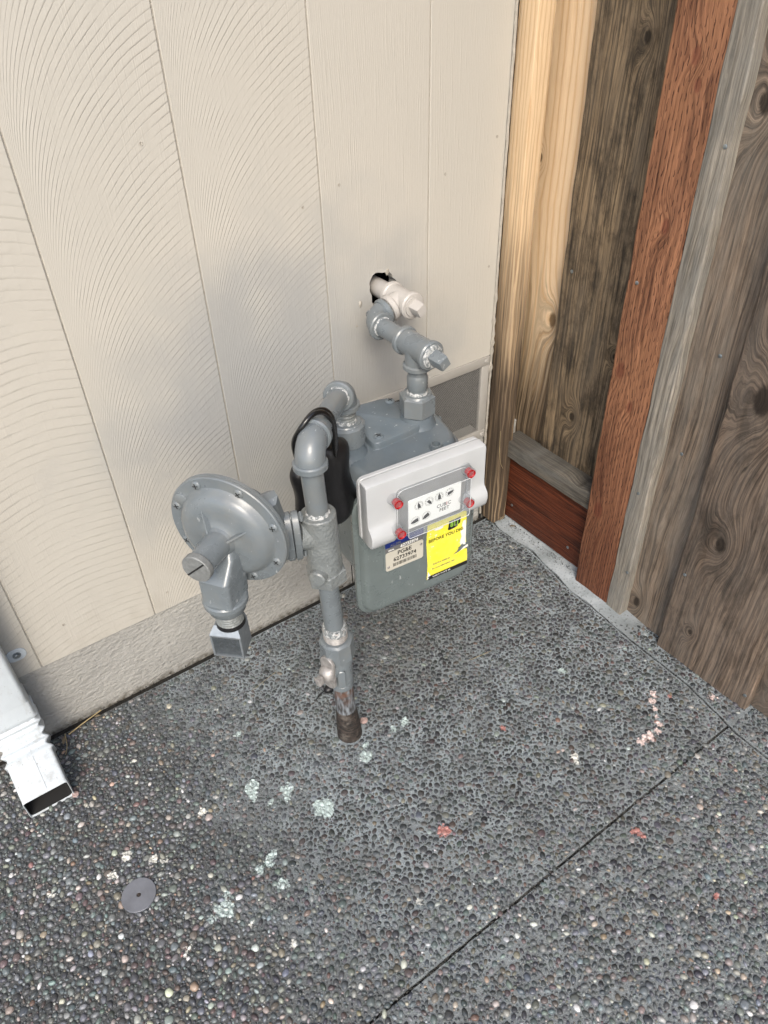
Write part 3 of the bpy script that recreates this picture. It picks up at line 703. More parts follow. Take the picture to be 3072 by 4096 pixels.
# ================================================================== FENCE
fence = empty('wooden_fence', (1.0, -0.4, 0), label='weathered board fence with one red brown treated post beside the cream wall', cat='fence')
FI = Matrix.Translation((-1.0, 0.4, 0))
def fobj(name, bm, m, label=None, smooth=40, parent=None):
    o = obj(name, bm, m, None, label, smooth)
    if parent: o.parent = parent; o.matrix_parent_inverse = Matrix.Identity(4); o.matrix_parent_inverse = FI
    else: o.parent = fence; o.matrix_parent_inverse = FI
    return o
def plank(x0, x1, y0, y1, z0, z1, lean=0.0, jit=0.0008, r=0.0022, seed=0, axis='z', n=None, ragged=0.0):
    """a board with softened arrises and slightly wandering edges"""
    bm = NB(); L = z1-z0; n = n or max(6, int(L/0.02)); R = []
    P2 = rrect(x0, x1, y0, y1, r, 3)
    for i in range(n+1):
        z = z0+L*i/n; ring = []
        for k, (a, b) in enumerate(P2):
            e = 1 if b > (y0+y1)/2 else -1
            dy = jit*noise.noise(Vector((z*14, seed, e)))*1.5+jit*0.8*noise.noise(Vector((z*80, seed+3, e)))
            dx = jit*0.6*noise.noise(Vector((z*9, seed+7, 1 if a > (x0+x1)/2 else -1)))
            zz = z + (ragged*noise.noise(Vector((b*60, seed, 3))) if i == 0 else 0)
            p = Vector((a+dx, b+dy+lean*(z-z0), zz))
            if axis == 'y': p = Vector((a+dx, zz, b+dy))
            ring.append(p)
        R.append(ring)
    rings(bm, R); bmesh.ops.recalc_face_normals(bm, faces=bm.faces); return bm
ZT = 1.85
W = {}
W['stud'] = wood_mat('new_cedar_stud', (0.68, 0.51, 0.32), (0.42, 0.24, 0.11), 0.0085, seed=1, low_tint=((0.060, 0.043, 0.030), 0.38, 0.98, 0.97), fine=0.25)
W['pale'] = wood_mat('new_cedar_board', (0.88, 0.67, 0.43), (0.60, 0.34, 0.14), 0.016, knots=[(0.010, 0.786, 0.005, 0.05), (-0.066, 0.502, 0.010, 0.045)], seed=2, low_tint=((0.075, 0.053, 0.034), 0.28, 0.72, 0.95), fine=0.18, cath=0.06)
W['dark'] = wood_mat('dark_weathered_board', (0.29, 0.21, 0.125), (0.055, 0.040, 0.028), 0.009, knots=[(-0.195, 0.987, 0.006, 0.03), (-0.166, 0.337, 0.007, 0.05), (-0.24, 0.50, 0.004, 0.09)], seed=3, grey=(0.11, 0.095, 0.075), greyamt=0.5, stain=0.65)
W['red'] = wood_mat('red_treated_post', (0.30, 0.142, 0.075), (0.14, 0.055, 0.030), 0.006, knots=[(-0.320, 0.981, 0.0075, 0.014), (-0.331, 0.948, 0.006, -0.012), (-0.327, 0.765, 0.0075, 0.016), (-0.298, 0.516, 0.010, 0.014), (-0.331, 0.458, 0.007, 0.012), (-0.310, 0.216, 0.012, 0.014)], seed=4, incised=True, fine=0.6, ringc=0.9, kcol=(0.13, 0.035, 0.02), red=(0.34, 0.16, 0.08), low_tint=((0.12, 0.042, 0.022), 0.05, 0.60, 0.85), rough=0.62)
W['kick'] = wood_mat('red_treated_kickboard', (0.13, 0.034, 0.014), (0.045, 0.012, 0.006), 0.006, along='y', seed=5, fine=0.6, stain=0.25, rough=0.6)
W['rail'] = wood_mat('grey_rail', (0.17, 0.145, 0.11), (0.06, 0.048, 0.036), 0.007, along='y', seed=6, knots=[(0.235, -0.245, 0.006, 0.012)], grey=(0.155, 0.155, 0.145), greyamt=0.7, stain=0.3)
W['batten'] = wood_mat('grey_batten', (0.30, 0.265, 0.215), (0.12, 0.10, 0.075), 0.010, seed=7, grey=(0.215, 0.21, 0.19), greyamt=0.7, fine=0.35)
W['recess'] = wood_mat('brown_weathered_board', (0.26, 0.195, 0.14), (0.085, 0.060, 0.043), 0.012, seed=8, knots=[(-0.428, 0.044, 0.008, 0.03), (-0.420, 0.938, 0.010, 0.05)], grey=(0.22, 0.20, 0.17), greyamt=0.5, stain=0.25, cath=0.03)
W['wide'] = wood_mat('knotty_weathered_board', (0.215, 0.158, 0.115), (0.055, 0.038, 0.028), 0.0105, knots=[(-0.549, 0.572, 0.017, 0.07), (-0.559, 0.300, 0.0105, 0.06), (-0.559, 0.085, 0.0045, 0.04), (-0.63, 0.80, 0.014, 0.05)], seed=9, grey=(0.15, 0.13, 0.11), greyamt=0.5, stain=0.45)
W['wide2'] = wood_mat('knotty_weathered_board', (0.20, 0.148, 0.11), (0.06, 0.042, 0.032), 0.0115, knots=[(-0.735, 0.05, 0.012, 0.05)], seed=12, grey=(0.17, 0.155, 0.13), greyamt=0.6, stain=0.3)
# short stud against the wall, runs full height
fobj('stud', plank(0.9585, 0.996, -0.0430, -0.001, 0.012, ZT, 0.0, 0.0007, 0.0010, 1, ragged=0.003), W['stud'], 'pale stud against the house wall, darkened towards the ground')
fobj('fence_board', plank(1.050, 1.067, -0.135, 0.045, 0.010, ZT, 0.0, 0.0010, 0.002, 2), W['pale'], 'pale new cedar board, greyed lower down')
fobj('fence_board', plank(1.030, 1.047, -0.300, -0.094, 0.010, ZT, 0.002, 0.0016, 0.002, 3), W['dark'], 'dark stained weathered board next to the red post')
fobj('kick_board', plank(1.000, 1.030, 0.014, 0.192, -0.290, -0.030, axis='y', seed=5, jit=0.0008, r=0.002, n=16), W['kick'], 'dark red brown kickboard under the grey rail')
fobj('rail', plank(0.985, 1.0345, 0.1895, 0.2300, -0.2860, -0.024, axis='y', seed=6, jit=0.0012, r=0.002, n=18), W['rail'], 'short grey rail butted against the red post')
fobj('post', plank(0.975, 1.062, -0.3745, -0.2865, 0.001, ZT, 0.0128, 0.0010, 0.003, 4, ragged=0.004), W['red'], 'red brown treated post with rows of incised slits')
fobj('batten', plank(0.974, 1.008, -0.4120, -0.3752, -0.002, ZT, 0.0145, 0.0014, 0.002, 7, ragged=0.003), W['batten'], 'narrow grey batten beside the red post')
fobj('fence_board', plank(0.9955, 1.012, -0.530, -0.392, -0.004, ZT, 0.010, 0.0010, 0.002, 8, ragged=0.006), W['recess'], 'recessed brown grey board behind the batten')
fobj('fence_board', plank(0.9755, 0.9945, -0.699, -0.5035, -0.004, ZT, 0.013, 0.0024, 0.003, 9, ragged=0.006), W['wide'], 'wide knotty board lapped over its neighbours')
fobj('fence_board', plank(0.9960, 1.013, -0.860, -0.680, -0.004, ZT, 0.01, 0.0012, 0.002, 12, ragged=0.004), W['wide2'])
fobj('fence_board', plank(0.9755, 0.9945, -1.03, -0.835, -0.004, ZT, 0.01, 0.0020, 0.003, 14), W['wide2'])
fobj('fence_board', plank(0.9960, 1.013, -1.20, -1.01, -0.004, ZT, 0.01, 0.0012, 0.002, 15), W['recess'])
for k_ in range(14):                                  # fence carried on out of view to block low sky
    y_ = -1.03-0.176*(k_+1); dx_ = 0.0 if k_ % 2 else 0.0205
    fobj('fence_board', plank(0.9755+dx_, 0.9925+dx_, y_-0.012, y_+0.188, -0.004, ZT, 0.01, 0.0012, 0.002, 20+k_, n=12), W['wide2' if k_ % 2 else 'recess'])  # added boards, out of view
bm = NB(); box(bm, 1.085, 1.10, -0.40, 0.05, 0.0, ZT); fobj('gap_shade_sheet', bm, M['void'], smooth=0)  # near-black sheet added behind the boards as the shade in the gaps
def nail(x, y, z, r=0.0032):
    bm = NB(); lathe(bm, frame((x, y, z), (-1, 0, 0)), [(-0.004, r), (0.0002, r), (0.0006, r*0.8)], 14); fobj('nail_head', bm, M['zinc'])
for a in ((0.9738, -0.392, 0.885), (0.9738, -0.388, 0.305), (0.9738, -0.405, 0.12), (0.9742, -0.517, 0.20), (0.9950, -0.455, 0.60), (0.9950, -0.437, 0.41), (0.9742, -0.690, 0.035), (0.9746, -0.297, 0.67), (0.9992, -0.058, 0.055), (0.9992, -0.235, 0.05), (1.0294, -0.115, 0.62)): nail(*a)

# ================================================================== PIPE HELPERS
UPZ = Vector((0, 0, 1))
def elbow(bm, c, a, b, leg, rb=0.0185, rc=0.0222, cl=0.008):
    pts = arc(c, a, b, leg*0.86, 12); c = Vector(c); a = Vector(a).normalized(); b = Vector(b).normalized()
    tube(bm, [c+a*leg]+pts+[c+b*leg], rb, 28)
    for d in (a, b): cyl(bm, c+d*(leg-cl), c+d*(leg+0.001), rc, rc, 28, 0.0018)
def tee(bm, c, run, br, half, bl, rb=0.019, rc=0.0222, cl=0.009):
    c = Vector(c); run = Vector(run).normalized(); br = Vector(br).normalized()
    cyl(bm, c-run*half, c+run*half, rb, rb, 32); cyl(bm, c, c+br*bl, rb, rb, 32)
    for d, l in ((run, half), (-run, half), (br, bl)): cyl(bm, c+d*(l-cl), c+d*(l+0.001), rc, rc, 32, 0.002)
def threads(bm, p0, p1, r, n=6):
    p0 = Vector(p0); p1 = Vector(p1); L = (p1-p0).length; prof = []
    for i in range(n): prof += [(L*i/n, r), (L*(i+0.5)/n, r+0.0011)]
    prof.append((L, r)); lathe(bm, frame(p0, p1-p0), prof, 24)
def plug(bm, p, d, s=0.0092, L=0.022):
    M_ = frame(p, d) @ Matrix.Rotation(0.5, 4, 'Z')
    loft(bm, rrect(-s, s, -s, s, 0.0016, 2), [(0, 0), (0.0006, L*0.85), (0.002, L)], M_)
def dope(bm, p, d, r, w=0.004, seed=0.0):
    """ragged ring of thread sealant"""
    M_ = frame(p, d); n = 36; R = []
    for k, (rr_, zz) in enumerate(((r-0.001, -w*0.2), (r+0.0011, 0.0), (r+0.0008, w*0.6), (r-0.001, w))):
        R.append([M_ @ Vector(((rr_+0.0007*noise.noise(Vector((i*0.9, k, seed))))*math.cos(2*PI*i/n), (rr_+0.0007*noise.noise(Vector((i*0.7, k, seed))))*math.sin(2*PI*i/n), zz+w*0.6*noise.noise(Vector((i*0.5, k*3, seed))))) for i in range(n)])
    rings(bm, R)
def part(p, name, bm, m, label=None, smooth=35, kind=None):
    o = obj(name, bm, m, None, label, smooth, kind); o.parent = p
    root = p
    inv = p.matrix_world.inverted() if p.type == 'EMPTY' else p['_w'] if False else None
    return o

# every thing made of parts is built in world space, then hung on its Empty
class Thing:
    def __init__(s, name, loc, label, cat):
        s.e = empty(name, loc, 0, label, cat); s.inv = Matrix.Translation(-Vector(loc))
    def add(s, name, bm, m, label=None, smooth=35, kind=None, parent=None):
        o = obj(name, bm, m, None, label, smooth, kind); o.parent = parent or s.e
        if parent is None: o.matrix_parent_inverse = s.inv
        return o

# ================================================================== OUTLET PIPING (white stub, then grey run down to the meter)
TC = Vector((0.6905, -0.0554, 0.637)); EC = Vector((0.6293, -0.0554, 0.6189)); brd = (EC-TC).normalized()
st = Thing('wall_stub_tee', (0.6905, -0.03, 0.637), 'cream painted tee and plug coming out of the ragged hole in the wall', 'pipe')
bm = NB(); cyl(bm, (0.6905, 0.07, 0.637), (0.6905, -0.035, 0.637), 0.0155, seg=28); st.add('pipe', bm, M['cream_pipe'])
bm = NB(); tee(bm, TC, (0, -1, 0), brd, 0.031, 0.029, 0.0195, 0.0225); st.add('tee', bm, M['cream_pipe'])
bm = NB(); plug(bm, TC+Vector((0, -0.031, 0)), (0, -1, 0), 0.0095, 0.024); cyl(bm, TC+Vector((0, -0.028, 0)), TC+Vector((0, -0.0345, 0)), 0.0165, seg=24); st.add('plug', bm, M['cream_pipe'])

G2 = Vector((0.6293, -0.1781, 0.6189)); NR = Vector((0.6293, -0.1781, 0.0))
op = Thing('outlet_pipe', (0.6293, -0.1781, 0.52), 'grey pipe with elbow, tee and square plug from the cream stub down to the meter', 'pipe')
bm = NB(); threads(bm, TC+brd*0.028, EC, 0.0152, 7); op.add('nipple', bm, M['enamel'])
bm = NB(); dope(bm, TC+brd*0.0305, brd, 0.0158, 0.004, 1); op.add('thread_sealant', bm, M['tape'])
bm = NB(); elbow(bm, EC, -brd, (0, -1, 0), 0.030, 0.0195, 0.0228); op.add('elbow', bm, M['enamel'])
bm = NB(); cyl(bm, EC+Vector((0, -0.02, 0)), G2, 0.0150, seg=28); op.add('pipe', bm, M['enamel'])
bm = NB(); dope(bm, EC+Vector((0, -0.0305, 0)), (0, -1, 0), 0.0155, 0.004, 2); op.add('thread_sealant', bm, M['tape'])
bm = NB(); tee(bm, G2, (0, -1, 0), (0, 0, -1), 0.036, 0.034, 0.0198, 0.0230); op.add('tee', bm, M['enamel'])
bm = NB(); cyl(bm, G2+Vector((0, -0.036, 0)), G2+Vector((0, -0.041, 0)), 0.0170, seg=24, bev=0.001); plug(bm, G2+Vector((0, -0.0405, 0)), (0, -1, 0), 0.0098, 0.027); op.add('plug', bm, M['enamel'])
bm = NB(); dope(bm, G2+Vector((0, -0.0372, 0)), (0, -1, 0), 0.0175, 0.004, 3); op.add('thread_sealant', bm, M['tape'])
bm = NB(); cyl(bm, G2+Vector((0, 0, -0.03)), (0.6293, -0.1781, 0.510), 0.0150, seg=28); lathe(bm, frame((0.6293, -0.1781, 0.548), (0, 0, 1)), [(0, 0.0152), (0.003, 0.0168), (0.022, 0.0168), (0.026, 0.0150)], 28); op.add('nipple', bm, M['enamel'])
bm = NB(); dope(bm, (0.6293, -0.1781, 0.5395), (0, 0, 1), 0.0162, 0.006, 4); op.add('thread_sealant', bm, M['tape'])

# ================================================================== RISER
def rx(z): return 0.376-0.0155*min(z, 0.6)/0.6
def ry(z): return -0.3140+0.0100*z/0.6
def rp(z): return Vector((rx(z), ry(z), z))
FE = Vector((0.3605, -0.3035, 0.6180)); BE = Vector((0.4922, -0.1797, 0.5960)); dg = (BE-FE).normalized()
ri = Thing('gas_riser', (0.376, -0.314, 0), 'grey gas riser with shut-off valve, black wrapped at the ground', 'pipe')
bm = NB(); pts = [rp(z) for z in np.linspace(-0.02, 0.075, 14)]
tube(bm, pts, [0.0232, 0.0232, 0.0228, 0.0222, 0.0216, 0.0218, 0.0206, 0.0210, 0.0196, 0.0199, 0.0189, 0.0187, 0.0178, 0.0166], 26); ri.add('black_wrap', bm, M['black_tape'], 'black wrap where the riser enters the slab')
bm = NB(); cyl(bm, rp(0.07), rp(0.145), 0.0168, seg=28); ri.add('lower_pipe', bm, M['rust'], 'bare dark pipe with rust below the valve')
vb = NB(); cyl(vb, rp(0.138), rp(0.152), 0.0190, seg=28, bev=0.002); cyl(vb, rp(0.150), rp(0.205), 0.0200, seg=28, bev=0.002); cyl(vb, rp(0.196), rp(0.216), 0.0222, seg=28, bev=0.002)
vd = Vector((-0.95, -0.30, 0)).normalized()
vc = rp(0.196); cyl(vb, vc, vc+vd*0.026, 0.0150, seg=24); ri.add('valve_body', vb, M['enamel'])
bm = NB(); Mv = frame(vc+vd*0.024, vd, (0, 0, 1)); loft(bm, rrect(-0.036, 0.036, -0.0135, 0.0135, 0.0130, 6), [(0.001, 0), (0, 0.001), (0, 0.0045), (0.001, 0.0055)], Mv); ri.add('lock_plate', bm, M['steel'], 'worn bare steel locking plate of the shut-off valve')
bm = NB(); lathe(bm, frame(vc+vd*0.0295, vd), [(0, 0.0150), (0.004, 0.0145), (0.010, 0.0100), (0.012, 0.007)], 22); loft(bm, rrect(-0.007, 0.007, -0.0045, 0.0045, 0.001, 2), [(0, 0), (0, 0.009), (0.0008, 0.010)], frame(vc+vd*0.044, vd, (0, 0.3, 1))); ri.add('valve_stem', bm, M['steel'], 'worn bare steel valve stem')
vt = Vector((-0.45, -0.89, 0)).normalized(); bm = NB(); loft(bm, rrect(-0.026, 0.013, -0.0065, 0.0065, 0.005, 5), [(0.001, 0), (0, 0.001), (0, 0.010), (0.001, 0.011)], frame(rp(0.185)+vt*0.0135, vt, (0, 0, 1))); ri.add('lock_lug', bm, M['enamel'])
bm = NB(); hexnut(bm, rp(0.214), rp(0.256), 0.0275, 0.35, 8, 0.003); ri.add('union_nut', bm, M['enamel'])
bm = NB(); threads(bm, rp(0.252), rp(0.281), 0.0182, 7); ri.add('threaded_nipple', bm, M['steel'])
bm = NB(); dope(bm, rp(0.272), (0, 0, 1), 0.0186, 0.011, 6); ri.add('thread_tape', bm, M['tape'], 'white thread tape above the union nut')
bm = NB(); cyl(bm, rp(0.275), rp(0.390), 0.0152, seg=30); ri.add('middle_pipe', bm, M['enamel'])
bm = NB(); hexnut(bm, rp(0.384), rp(0.408), 0.0300, 0.2, 6, 0.002); ri.add('hex_collar', bm, M['enamel_rough'])
bm = NB(); cyl(bm, rp(0.405), rp(0.508), 0.0252, 0.0248, 36, 0.0015)
kd = Vector((-0.80, -0.60, 0)).normalized(); cyl(bm, rp(0.412), rp(0.412)+kd*0.034, 0.0125, seg=24, bev=0.002); ri.add('tee_body', bm, M['enamel_rough'], 'rough cast tee body carrying the regulator')
bm = NB(); dope(bm, rp(0.506), (0, 0, 1), 0.0162, 0.007, 8)
R_ = []; ri.add('thread_tape', bm, M['tape'])
bm = NB(); cyl(bm, rp(0.500), rp(0.592), 0.0152, seg=30); ri.add('upper_pipe', bm, M['enamel'])
bm = NB(); elbow(bm, FE, (0.0, -0.02, -1), dg, 0.034, 0.0198, 0.0232, 0.010); ri.add('elbow', bm, M['enamel'])
bm = NB(); cyl(bm, FE+dg*0.028, BE-dg*0.024, 0.0155, seg=30); ri.add('inlet_pipe', bm, M['enamel'])
bm = NB(); elbow(bm, BE, -dg, (0, 0, -1), 0.031, 0.0195, 0.0230, 0.009); ri.add('elbow', bm, M['enamel'])
bm = NB(); dope(bm, BE-dg*0.031, -dg, 0.0160, 0.005, 9); dope(bm, BE-UPZ*0.031, (0, 0, -1), 0.0160, 0.006, 10); ri.add('thread_sealant', bm, M['tape'])
bm = NB(); threads(bm, (BE.x, BE.y, 0.512), (BE.x, BE.y, 0.568), 0.0152, 10); ri.add('nipple', bm, M['enamel_rough'])
bm = NB(); dope(bm, (BE.x, BE.y, 0.541), (0, 0, 1), 0.0160, 0.008, 11); ri.add('thread_tape', bm, M['tape'])

# ================================================================== METER
TH = math.radians(-5.5); MO = Vector((0.575, -0.185, 0.21))
mt = Matrix.Translation(MO) @ Matrix.Rotation(TH, 4, 'Z')
met = empty('gas_meter', mat=mt, label='grey gas meter with pale index box, yellow sticker and nameplate', cat='gas meter')
bpy.context.view_layer.update()
ZO = MO.z                                          # local z = world z - ZO
def madd(name, bm, m, label=None, smooth=35, kind=None, parent=None):
    for v in bm.verts: v.co.z -= ZO
    return obj(name, bm, m, parent or met, label, smooth, kind)
I4 = Matrix.Identity(4)
def FM(y): return Matrix(((1, 0, 0, 0), (0, 0, -1, y), (0, 1, 0, 0), (0, 0, 0, 1)))   # outline (x,z) pushed out towards -y
FRONT = -0.104
# body: deep case
bm = NB(); loft(bm, rrect(-0.100, 0.098, 0.232, 0.470, 0.045, 8), [(0.010, -0.100), (0.004, -0.085), (0.0, -0.04), (0.0, 0.085), (0.002, 0.098)], FM(0.0)); bmesh.ops.recalc_face_normals(bm, faces=bm.faces); madd('body', bm, M['enamel_meter'])
# rear bulge
bm = NB(); loft(bm, rrect(-0.110, 0.090, 0.240, 0.462, 0.05, 8), [(0.03, -0.104), (0.004, -0.09), (0.0, -0.07), (0.004, -0.06)], FM(0.0)); bmesh.ops.recalc_face_normals(bm, faces=bm.faces); madd('rear_case', bm, M['enamel_meter'])
# front plate with rim
pl_out = rrect(-0.126, 0.101, 0.212, 0.470, 0.036, 8)
bm = NB(); loft(bm, pl_out, [(0.001, 0.084), (0, 0.086), (0, 0.092), (0.0015, 0.0935), (0.0065, 0.0945), (0.0105, 0.101), (0.014, 0.1035), (0.020, 0.104)], FM(0.0)); madd('front_plate', bm, M['enamel_meter'])
def screw_mesh(r=0.0058, h=0.003):
    bm = NB(); lathe(bm, I4, [(-0.001, r*1.05), (0.0008, r*1.05), (h*0.8, r*0.8), (h, r*0.45)], 18)
    return bm
def cross_mesh(r=0.0038, h=0.0031):
    bm = NB(); box(bm, -r, r, -0.0006, 0.0006, h-0.0006, h+0.00025); box(bm, -0.0006, 0.0006, -r, r, h-0.0006, h+0.0003); return bm
def screws(parent, spots, base_parent_mat, mat=None, r=0.0058):
    first = None
    for (p, d, a) in spots:
        Mx = frame(p, d) @ Matrix.Rotation(a, 4, 'Z')
        if first is None:
            s = obj('screw', screw_mesh(r), mat or M['zinc'], parent); c = obj('screw_slot', cross_mesh(r*0.62), M['black_ink'], s)
            s.matrix_local = base_parent_mat @ Mx; first = (s, c)
        else:
            s = first[0].copy(); col.objects.link(s); s.parent = parent; s.matrix_local = base_parent_mat @ Mx
            c = first[1].copy(); col.objects.link(c); c.parent = s
TZ = Matrix.Translation((0, 0, -ZO))
sp = [((-0.112, -0.0955, 0.362), (0, -1, 0), 0.3), ((-0.113, -0.0955, 0.268), (0, -1, 0), 0.8), ((-0.056, -0.0955, 0.2215), (0, -1, 0), 1.1), ((0.036, -0.0955, 0.2225), (0, -1, 0), 0.2), ((0.0915, -0.0955, 0.280), (0, -1, 0), 0.6), ((0.0915, -0.0955, 0.35), (0, -1, 0), 0.1)]
screws(met, sp, TZ, M['enamel_meter'], 0.0062)
# crescent embossings beside the left screws
for (x, z) in ((-0.100, 0.352), (-0.101, 0.262)):
    bm = NB(); tube(bm, [(x+0.006*math.cos(t), -0.101, z+0.009*math.sin(t)) for t in np.linspace(-0.3, 2.1, 9)], [0.0008, 0.002, 0.003, 0.0034, 0.0034, 0.003, 0.0022, 0.0014, 0.0006], 8)
    madd('cast_boss', bm, M['enamel_meter'])
# top cover: flange and domed lid
ctl = []
for x, y in [(-0.106, -0.030), (-0.108, 0.02), (-0.100, 0.062), (-0.075, 0.086), (-0.035, 0.098), (0.0, 0.104), (0.045, 0.105), (0.075, 0.096), (0.097, 0.070), (0.107, 0.030), (0.104, -0.012), (0.098, -0.045), (0.080, -0.072), (0.045, -0.080), (0.0, -0.088), (-0.045, -0.098), (-0.080, -0.098), (-0.100, -0.072)]: ctl.append(Vector((x, y)))
def smooth_loop(C, n=5):
    out = []; N_ = len(C)
    for i in range(N_):
        p0, p1, p2, p3 = C[i-1], C[i], C[(i+1) % N_], C[(i+2) % N_]
        for k in range(n):
            t = k/n; out.append(tuple(0.5*((2*p1)+(-p0+p2)*t+(2*p0-5*p1+4*p2-p3)*t*t+(-p0+3*p1-3*p2+p3)*t**3)))
    return out
lid = smooth_loop(ctl); area = sum(a[0]*b[1]-b[0]*a[1] for a, b in zip(lid, lid[1:]+lid[:1]))
if area < 0: lid.reverse()
bm = NB(); loft(bm, lid, [(0.002, 0.452), (-0.001, 0.455), (-0.001, 0.462), (0.001, 0.4645), (0.005, 0.4655), (0.007, 0.470), (0.009, 0.477), (0.0125, 0.4825), (0.017, 0.4850), (0.020, 0.4853)], I4)
madd('top_cover', bm, M['enamel_cover'], 'domed top cover of the meter')
def rot_poly(P, sc_=1): return [tuple(p) for p in P]
tc_ = [Vector(p) for p in [(-0.047, -0.010), (-0.041, -0.021), (-0.026, -0.022), (0.040, -0.014), (0.050, -0.006), (0.052, 0.008), (0.044, 0.080), (0.034, 0.090), (0.018, 0.093), (-0.022, 0.094), (-0.034, 0.086), (-0.037, 0.075)]]
tcp = smooth_loop(tc_, 4)
if sum(a[0]*b[1]-b[0]*a[1] for a, b in zip(tcp, tcp[1:]+tcp[:1])) < 0: tcp.reverse()
bm = NB(); loft(bm, tcp, [(-0.004, 0.4835), (-0.0008, 0.4862), (0.0, 0.4950), (0.0007, 0.4964), (0.0018, 0.4970)], I4); lp = madd('top_plate', bm, M['enamel_cover'], 'raised four sided plate screwed on the top cover')
screws(met, [((-0.030, -0.008, 0.4970), (0, 0, 1), 0.4), ((0.041, -0.001, 0.4970), (0, 0, 1), 0.9), ((0.0395, 0.076, 0.4970), (0, 0, 1), 0.2)], TZ, M['enamel_cover'], 0.0078)
screws(met, [((-0.052, -0.093, 0.4680), (0, 0, 1), 0.4), ((0.103, 0.028, 0.4680), (0, 0, 1), 0.4)], TZ, M['enamel_cover'], 0.0072)
for (x, y) in ((-0.0270, 0.0780), (0.0385, -0.0680)):
    bm = NB(); lathe(bm, Matrix.Translation((x, y, 0.470)), [(0, 0.0105), (0.020, 0.0100), (0.0235, 0.0092), (0.0235, 0.0068), (0.012, 0.0062), (0.0115, 0.0)], 22, True, False)
    madd('boss', bm, M['enamel_cover'])
for k_, W0 in enumerate((Vector((0.6293, -0.1781, 0)), Vector((BE.x, BE.y, 0)))):
    L_ = mt.inverted() @ W0; x, y = L_.x, L_.y
    bm = NB(); lathe(bm, Matrix.Translation((x, y, 0)), [(0.476, 0.034), (0.484, 0.0325), (0.488, 0.029), (0.497, 0.0275), (0.504, 0.026)], 32); madd('connection_boss', bm, M['enamel_cover'])
    bm = NB(); hexnut(bm, (x, y, 0.503), (x, y, 0.5395), 0.0295, 0.25, 6 if k_ == 0 else 12, 0.003); lathe(bm, Matrix.Translation((x, y, 0)), [(0.5385, 0.0245), (0.5415, 0.0225), (0.5415, 0.0165), (0.53, 0.0160)], 28); madd('swivel_nut', bm, M['enamel'])
# index housing
def yz_prof(x0, x1, prof, bm, rnd=0.012):
    """profile in (y,z), extruded in x with rounded shoulders"""
    n = len(prof); cyy = sum(p[0] for p in prof)/n; czz = sum(p[1] for p in prof)/n; R = []
    for x, k in ((x0, 0.90), (x0+rnd*0.1, 0.955), (x0+rnd*0.35, 0.985), (x0+rnd, 1.0), (x1-rnd, 1.0), (x1-rnd*0.35, 0.985), (x1-rnd*0.1, 0.955), (x1, 0.90)):
        R.append([Vector((x, cyy+(y-cyy)*k, czz+(z-czz)*k)) for y, z in prof])
    rings(bm, R); bmesh.ops.recalc_face_normals(bm, faces=bm.faces)
bm = NB()
loft(bm, rrect(-0.1110, 0.0760, 0.404, 0.5000, 0.012, 6), [(0.001, 0.098), (0, 0.100), (0, 0.118), (0.0008, 0.1210)], FM(0.0))
madd('index_back_shell', bm, M['index'])
bm = NB(); loft(bm, rrect(-0.1240, 0.0850, 0.402, 0.5172, 0.010, 6), [(0.001, 0.1085), (0, 0.1095), (0, 0.1150), (0.0008, 0.1158)], FM(0.0)); madd('index_rim', bm, M['index'])
bm = NB()
pr = [(-0.1165, 0.5135), (-0.1175, 0.5155), (-0.1320, 0.5150), (-0.1348, 0.5130), (-0.1354, 0.5090), (-0.1356, 0.49), (-0.1360, 0.47), (-0.1364, 0.450), (-0.1372, 0.4400), (-0.1385, 0.4360), (-0.1410, 0.4335), (-0.1440, 0.4310), (-0.1475, 0.4265), (-0.1490, 0.4210), (-0.1490, 0.4150), (-0.1475, 0.4080), (-0.1450, 0.4030), (-0.1410, 0.4005), (-0.1350, 0.3995), (-0.1200, 0.4000), (-0.1165, 0.4015)]
pr = [(y if z > 0.4401 else y+0.0, z+0.004 if z < 0.4401 else z) for y, z in pr]
flat = [(max(y, -0.1362-0.0008*(1 if z < 0.45 else 0)), z) for y, z in pr]
Rr = []; xs_ = [(-0.1225, .93), (-0.1216, .975), (-0.1195, .993), (-0.1150, 1.0), (-0.084, 1), (-0.080, 1), (-0.076, 1), (-0.072, 1), (0.042, 1), (0.046, 1), (0.050, 1), (0.054, 1), (0.0760, 1.0), (0.0805, .993), (0.0826, .975), (0.0835, .93)]
cy_, cz_ = -0.135, 0.458
for x_, k_ in xs_:
    m_ = min(1, max(0, (x_+0.084)/0.012))*min(1, max(0, (0.054-x_)/0.012)); m_ = m_*m_*(3-2*m_)
    Rr.append([Vector((x_, cy_+((a[0]*(1-m_)+b[0]*m_)-cy_)*k_, cz_+((a[1]*(1-m_)+b[1]*m_)-cz_)*(0.5+0.5*k_))) for a, b in zip(pr, flat)])
rings(bm, Rr); bmesh.ops.recalc_face_normals(bm, faces=bm.faces)
ih = madd('index_housing', bm, M['index'], 'pale grey plastic index housing with a rolled lower edge')
bm = NB(); loft(bm, rrect(-0.0740, 0.0560, 0.4065, 0.4920, 0.006, 4), [(0, 0.1340), (0.0, 0.1610), (0.0005, 0.1366), (0.0008, 0.1366)][:1]+[(0, 0.1378), (0.0008, 0.1380)], FM(0.0)); madd('index_backplate', bm, simple('brushed_backplate', (0.36, 0.37, 0.37), 0.35, 0.4, 0.15, 40, 0.1))
dp_ = NB(); loft(dp_, rrect(-0.0555, 0.0385, 0.4125, 0.4665, 0.002, 3), [(0, 0.1376), (0, 0.1386), (0.0004, 0.1390)], FM(0.0)); dial = madd('dial_plate', dp_, M['dial'], 'white dial plate marked CUBIC FEET')
